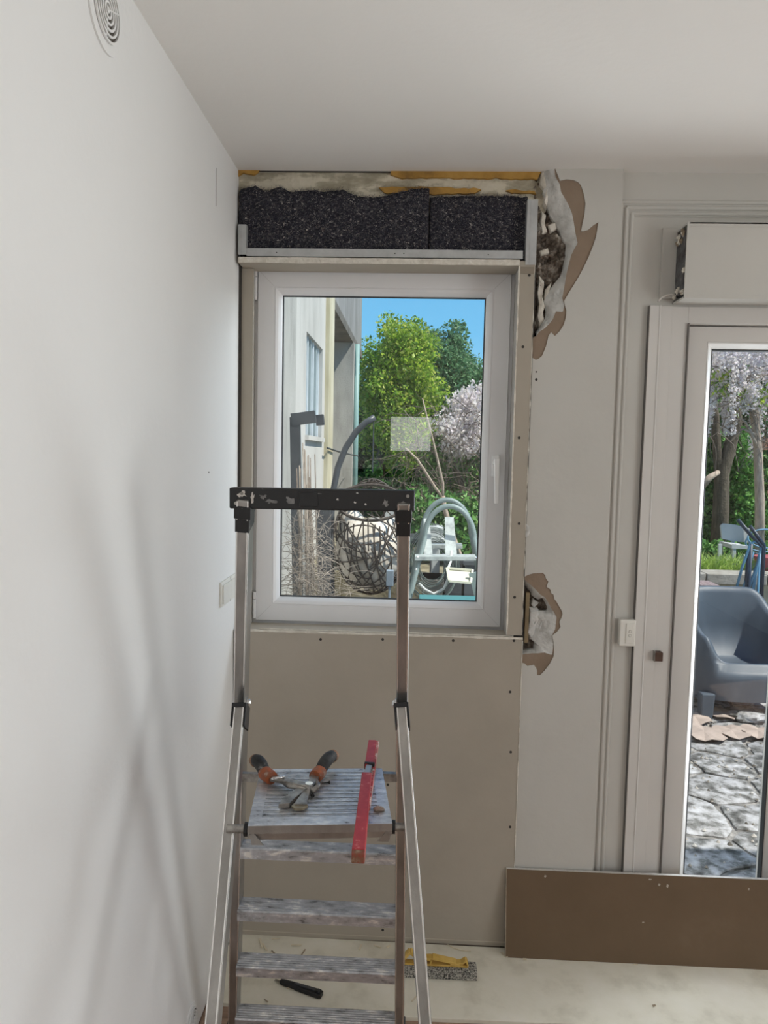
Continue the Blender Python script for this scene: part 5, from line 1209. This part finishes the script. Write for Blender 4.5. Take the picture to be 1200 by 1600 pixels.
gdn.location.z += .5 - at(1108,884,8.0).z
sh_ = leaf_cloud('low_plants', leafmat('pale_plant',[(.16,.26,.10),(.30,.40,.20),(.44,.50,.34)],.4), [(at(a_,888,8.0).x,8.0+random.uniform(-.2,.3),.58,.13) for a_ in range(1130,1260,9)], 1500, .06, None,.2,.7,1,36); tag(sh_, 'low pale-leaved ground plants along the top of the garden wall', 'plants')
leaf2 = leaf_cloud('ground_ivy', LI, [(at(a_,868,8.9).x,8.9+random.uniform(-.3,.3),.62,.18) for a_ in range(1080,1290,8)], 5000, .06, None,.2,.7,1,37); tag(leaf2, 'ground ivy around the foot of the ivy tree', 'ivy')
# white garden chair
YC = 8.5; wc = empty('white_garden_chair', (at(1148,880,YC).x,YC,.5), 'weathered white plastic chair on the raised bed under the trees', 'chair')
Cc = lambda a,b,dy=0: at(a,b,YC+dy)
MB().prism([Cc(1126,822),Cc(1130,818),Cc(1150,820),Cc(1172,826),Cc(1170,848),Cc(1146,846),Cc(1128,842)], (0,.03,0)).build('backrest', G['wht'], wc, bevel=.004)
MB().prism([Cc(1126,846),Cc(1150,848),Cc(1152,853),Cc(1126,852)], (0,-.3,0)).build('seat', G['wht'], wc)
for (a_,b0_,b1_,dy) in ((1127,846,884,0),(1145,846,884,0),(1125,850,890,-.28),(1147,850,888,-.28)):
    p, q = Cc(a_,b0_,dy), Cc(a_-1,b1_,dy); q.z = .50; MB().beam(p,q,.035,.03,(1,0,0)).build('leg', G['wht'], wc)
# folded blue frame chairs
YF = 6.95; fc = empty('folded_frame_chair', (at(1170,930,YF).x,YF,GZ), 'folded blue and black tubular chair frame leaning behind the grey armchair', 'chair')
Ff = lambda a,b,dy=0: at(a,b,YF+dy)
for nm, pth, mm, rr in (('back_tube',[(1153,812),(1175,838),(1192,856),(1190,935)],'bluedk',.018),('back_tube',[(1172,822),(1194,852),(1189,940)],'bluedk',.018),
    ('leg_tube',[(1149,925),(1160,885),(1172,852),(1178,846),(1190,852),(1184,880),(1166,930)],'blue',.013),('leg_tube',[(1164,928),(1168,880),(1174,850)],'bluedk',.016),('leg_tube',[(1176,932),(1182,890),(1188,860)],'blue',.012),('leg_tube',[(1158,930),(1178,862),(1186,866),(1172,935)],'blue',.010)):
    P = [Ff(a_,b_) for a_,b_ in pth]
    MB().tube(P, rr, 8).build(nm, G[mm], fc, smooth=True)
    e2 = P[-1]; MB().tube([e2, Vector((e2.x,e2.y,GZ))], rr, 8).build('foot_tube', G[mm], fc, smooth=True)
bk = MB(); c = at(1203,893,7.85); bk.tube([(c.x,7.85,.501),(c.x,7.85,.501+.24)], .12, 20, .16); bk.tube([(c.x,7.85,.501+.22),(c.x,7.85,.501+.245)], .165, 20); tag(bk.build('red_bucket', G['redp'], smooth='auto'), 'pink-red bucket on the raised bed at the right edge of the door view', 'bucket')
hp_ = MB(); c = at(1200,842,8.3); hp_.tube([c+Vector((.22*math.cos(t),.05*math.sin(t),.10*math.sin(t))) for t in np.linspace(0,2*PI,30)], .010, 6); hp_.tube([c+Vector((.22*math.cos(t),.05,.10*math.sin(t)-.05)) for t in np.linspace(2.6,5.2,16)], .010, 6)
hp_.tube([c+Vector((-.2,0,-.02)),(c.x-.18,c.y,.5)],.010,6)
tag(hp_.build('blue_wire_chair', G['blue'], smooth=True), 'light blue wire hoop seat frame behind the folded chair', 'chair')
# rose woven stool
stc = at(1092,915,6.6); rsx = empty('woven_stool', (stc.x,6.6,GZ), 'round faded rose woven seat left behind the grey armchair', 'stool')
MB().tube([(stc.x,6.6,stc.z-.03),(stc.x,6.6,stc.z),(stc.x,6.6,stc.z+.02)], lambda t: .15-.03*t, 22).build('seat', G['rose'], rsx, smooth='auto')
for k in range(9): MB().box((stc.x-.13,6.6-.12+k*.03,stc.z+.02),(stc.x+.13,6.6-.105+k*.03,stc.z+.027)).build('strap', G['rose'], rsx)
for i in range(4): t = PI/4+i*PI/2; MB().tube([(stc.x+.11*math.cos(t),6.6+.11*math.sin(t),stc.z-.02),(stc.x+.15*math.cos(t),6.6+.15*math.sin(t),GZ)], .012, 8).build('leg', G['redp'], rsx)
MB().tube([Vector((stc.x+.145*math.cos(t),6.6+.145*math.sin(t),stc.z-.04)) for t in np.linspace(0,2*PI,24)], .012, 6).build('rim', G['redp'], rsx)
# slate-grey tub armchair facing the house
c = at(1140,1095,5.62); ac = empty('grey_armchair', (c.x+.02,5.62,GZ), 'slate grey plastic tub armchair on the patio outside the glazed door', 'chair')
cx, cy = ac.location.x, 5.62
def foot(th, s):   # superellipse footprint
    ct, st = math.cos(th), math.sin(th); n_ = 2/3.2
    return cx + .355*s*math.copysign(abs(ct)**n_, ct), cy + .32*s*math.copysign(abs(st)**n_, st)
def Hf(th):        # rim height: back (th=90deg) high, arms, front low
    s = math.sin(th)
    def sm(a, b, x): k = max(0, min(1, (x-a)/(b-a))); return k*k*(3-2*k)
    return .43 + .17*sm(-.95,-.5,s) + .12*sm(-.5,.3,s) + .17*sm(.2,.95,s)
rings = [lambda t:(1.0,.15),lambda t:(1.02,.30),lambda t:(1.03,.42),lambda t:(1.0,Hf(t)-.04),lambda t:(.975,Hf(t)-.008),lambda t:(.93,Hf(t)),lambda t:(.87,Hf(t)-.012),lambda t:(.82,Hf(t)-.05),
         lambda t:(.76,.37+max(0,Hf(t)-.06-.37)*.5),lambda t:(.66,.36),lambda t:(.4,.345),lambda t:(.05,.345)]
n = 64; mb = MB(); vs = []
for r_ in rings:
    for i in range(n):
        t = 2*PI*i/n; s_, z_ = r_(t); x, y = foot(t, s_); vs.append((x, y, GZ+z_))
fs = [(k*n+i,k*n+(i+1)%n,(k+1)*n+(i+1)%n,(k+1)*n+i) for k in range(len(rings)-1) for i in range(n)]
o = mb.add(vs, fs).build('shell', G['chair'], ac, smooth=True)
for i in range(4):
    sx_, sy_ = (1 if i%2 else -1), (1 if i//2 else -1)
    mb = MB(); mb.beam((cx+sx_*.305,cy+sy_*.27,GZ+.20),(cx+sx_*.31,cy+sy_*.275,GZ+.0),.10,.09,(1,0,0),.085,.07); mb.build('leg', G['chair'], ac, bevel=.01)
# rubble, stone and cardboard in front of the armchair
def rock(px, py, rx, ry, rz, nm, lb, m, sd):
    c = atz(px, py, GZ+.02); o = MB().ball((c.x,c.y,GZ+rz*.7),rx,ry,rz,18,10,lambda p: 1+.30*noise.noise(p*2.2+Vector((sd,0,0)))+.12*noise.noise(p*6+Vector((0,sd,0)))).build(nm, m, smooth='auto'); tag(o, lb, 'stone' if 'stone' in nm else 'cardboard')
rock(1168,1122,.13,.09,.05,'loose_stone','pale loose stone lying in front of the grey armchair',G['stone'],1)
rock(1160,1094,.04,.03,.04,'loose_stone','small pale stone under the grey armchair',G['stone'],2)
rock(1195,1118,.05,.05,.04,'loose_stone','pale stone at the right edge of the door view, beside the larger one',G['stone'],3)
rs = random.Random(2)
for k,(px,py,l,w2,lb) in enumerate(((1085,1124,.20,.12,'torn flat piece of cardboard at the left of the door view'),(1100,1148,.22,.16,'crumpled torn cardboard sheet on the patio, nearest the door frame'),(1128,1118,.16,.11,'bent cardboard scrap just in front of the grey armchair'),(1143,1146,.20,.12,'ragged brown cardboard scrap in the middle of the patio'),(1184,1146,.20,.11,'crumpled cardboard scrap at the right, below the pale loose stone'))):
    c = atz(px,py,GZ+.02); pts=[]; mb = MB(); n2=16; vs=[Vector((c.x,c.y,GZ+.045))]
    for i in range(n2):
        t=2*PI*i/n2; k_=1+.35*noise.noise(Vector((math.cos(t)*2,math.sin(t)*2,k*3.3))); vs.append(Vector((c.x+l*.6*k_*math.cos(t),c.y+w2*k_*math.sin(t),GZ+.024+.022*abs(math.sin(2*t+k)))))
    mb.add(vs,[(0,1+i,1+(i+1)%n2) for i in range(n2)]); o = mb.build('cardboard_scrap', G['card']); md=o.modifiers.new('s','SOLIDIFY'); md.thickness=.004; tag(o, lb, 'cardboard')

gv = MB(); rs = random.Random(77)
for _ in range(700):
    x, y = rs.uniform(.9,3.0), rs.uniform(2.95,6.3); r_ = rs.uniform(.004,.014); c = Vector((x,y,GZ+.012+r_*.2)); a_ = rs.uniform(0,6.28)
    P = [c+Vector((r_*1.3*math.cos(a_+k*2*PI/5)*rs.uniform(.7,1.2), r_*math.sin(a_+k*2*PI/5)*rs.uniform(.7,1.2), -.004)) for k in range(5)]; gv.add(P+[c+Vector((0,0,r_*.8))], [(k,(k+1)%5,5) for k in range(5)])
tag(gv.build('patio_litter', mat('patio_litter',(.3,.27,.23),1,0,(9,3,[(.4,(.09,.08,.065)),(.5,(.32,.29,.25)),(.6,(.42,.40,.37))])), fix=False), 'small stones and litter strewn over the patio flagstones', 'gravel', kind='stuff')
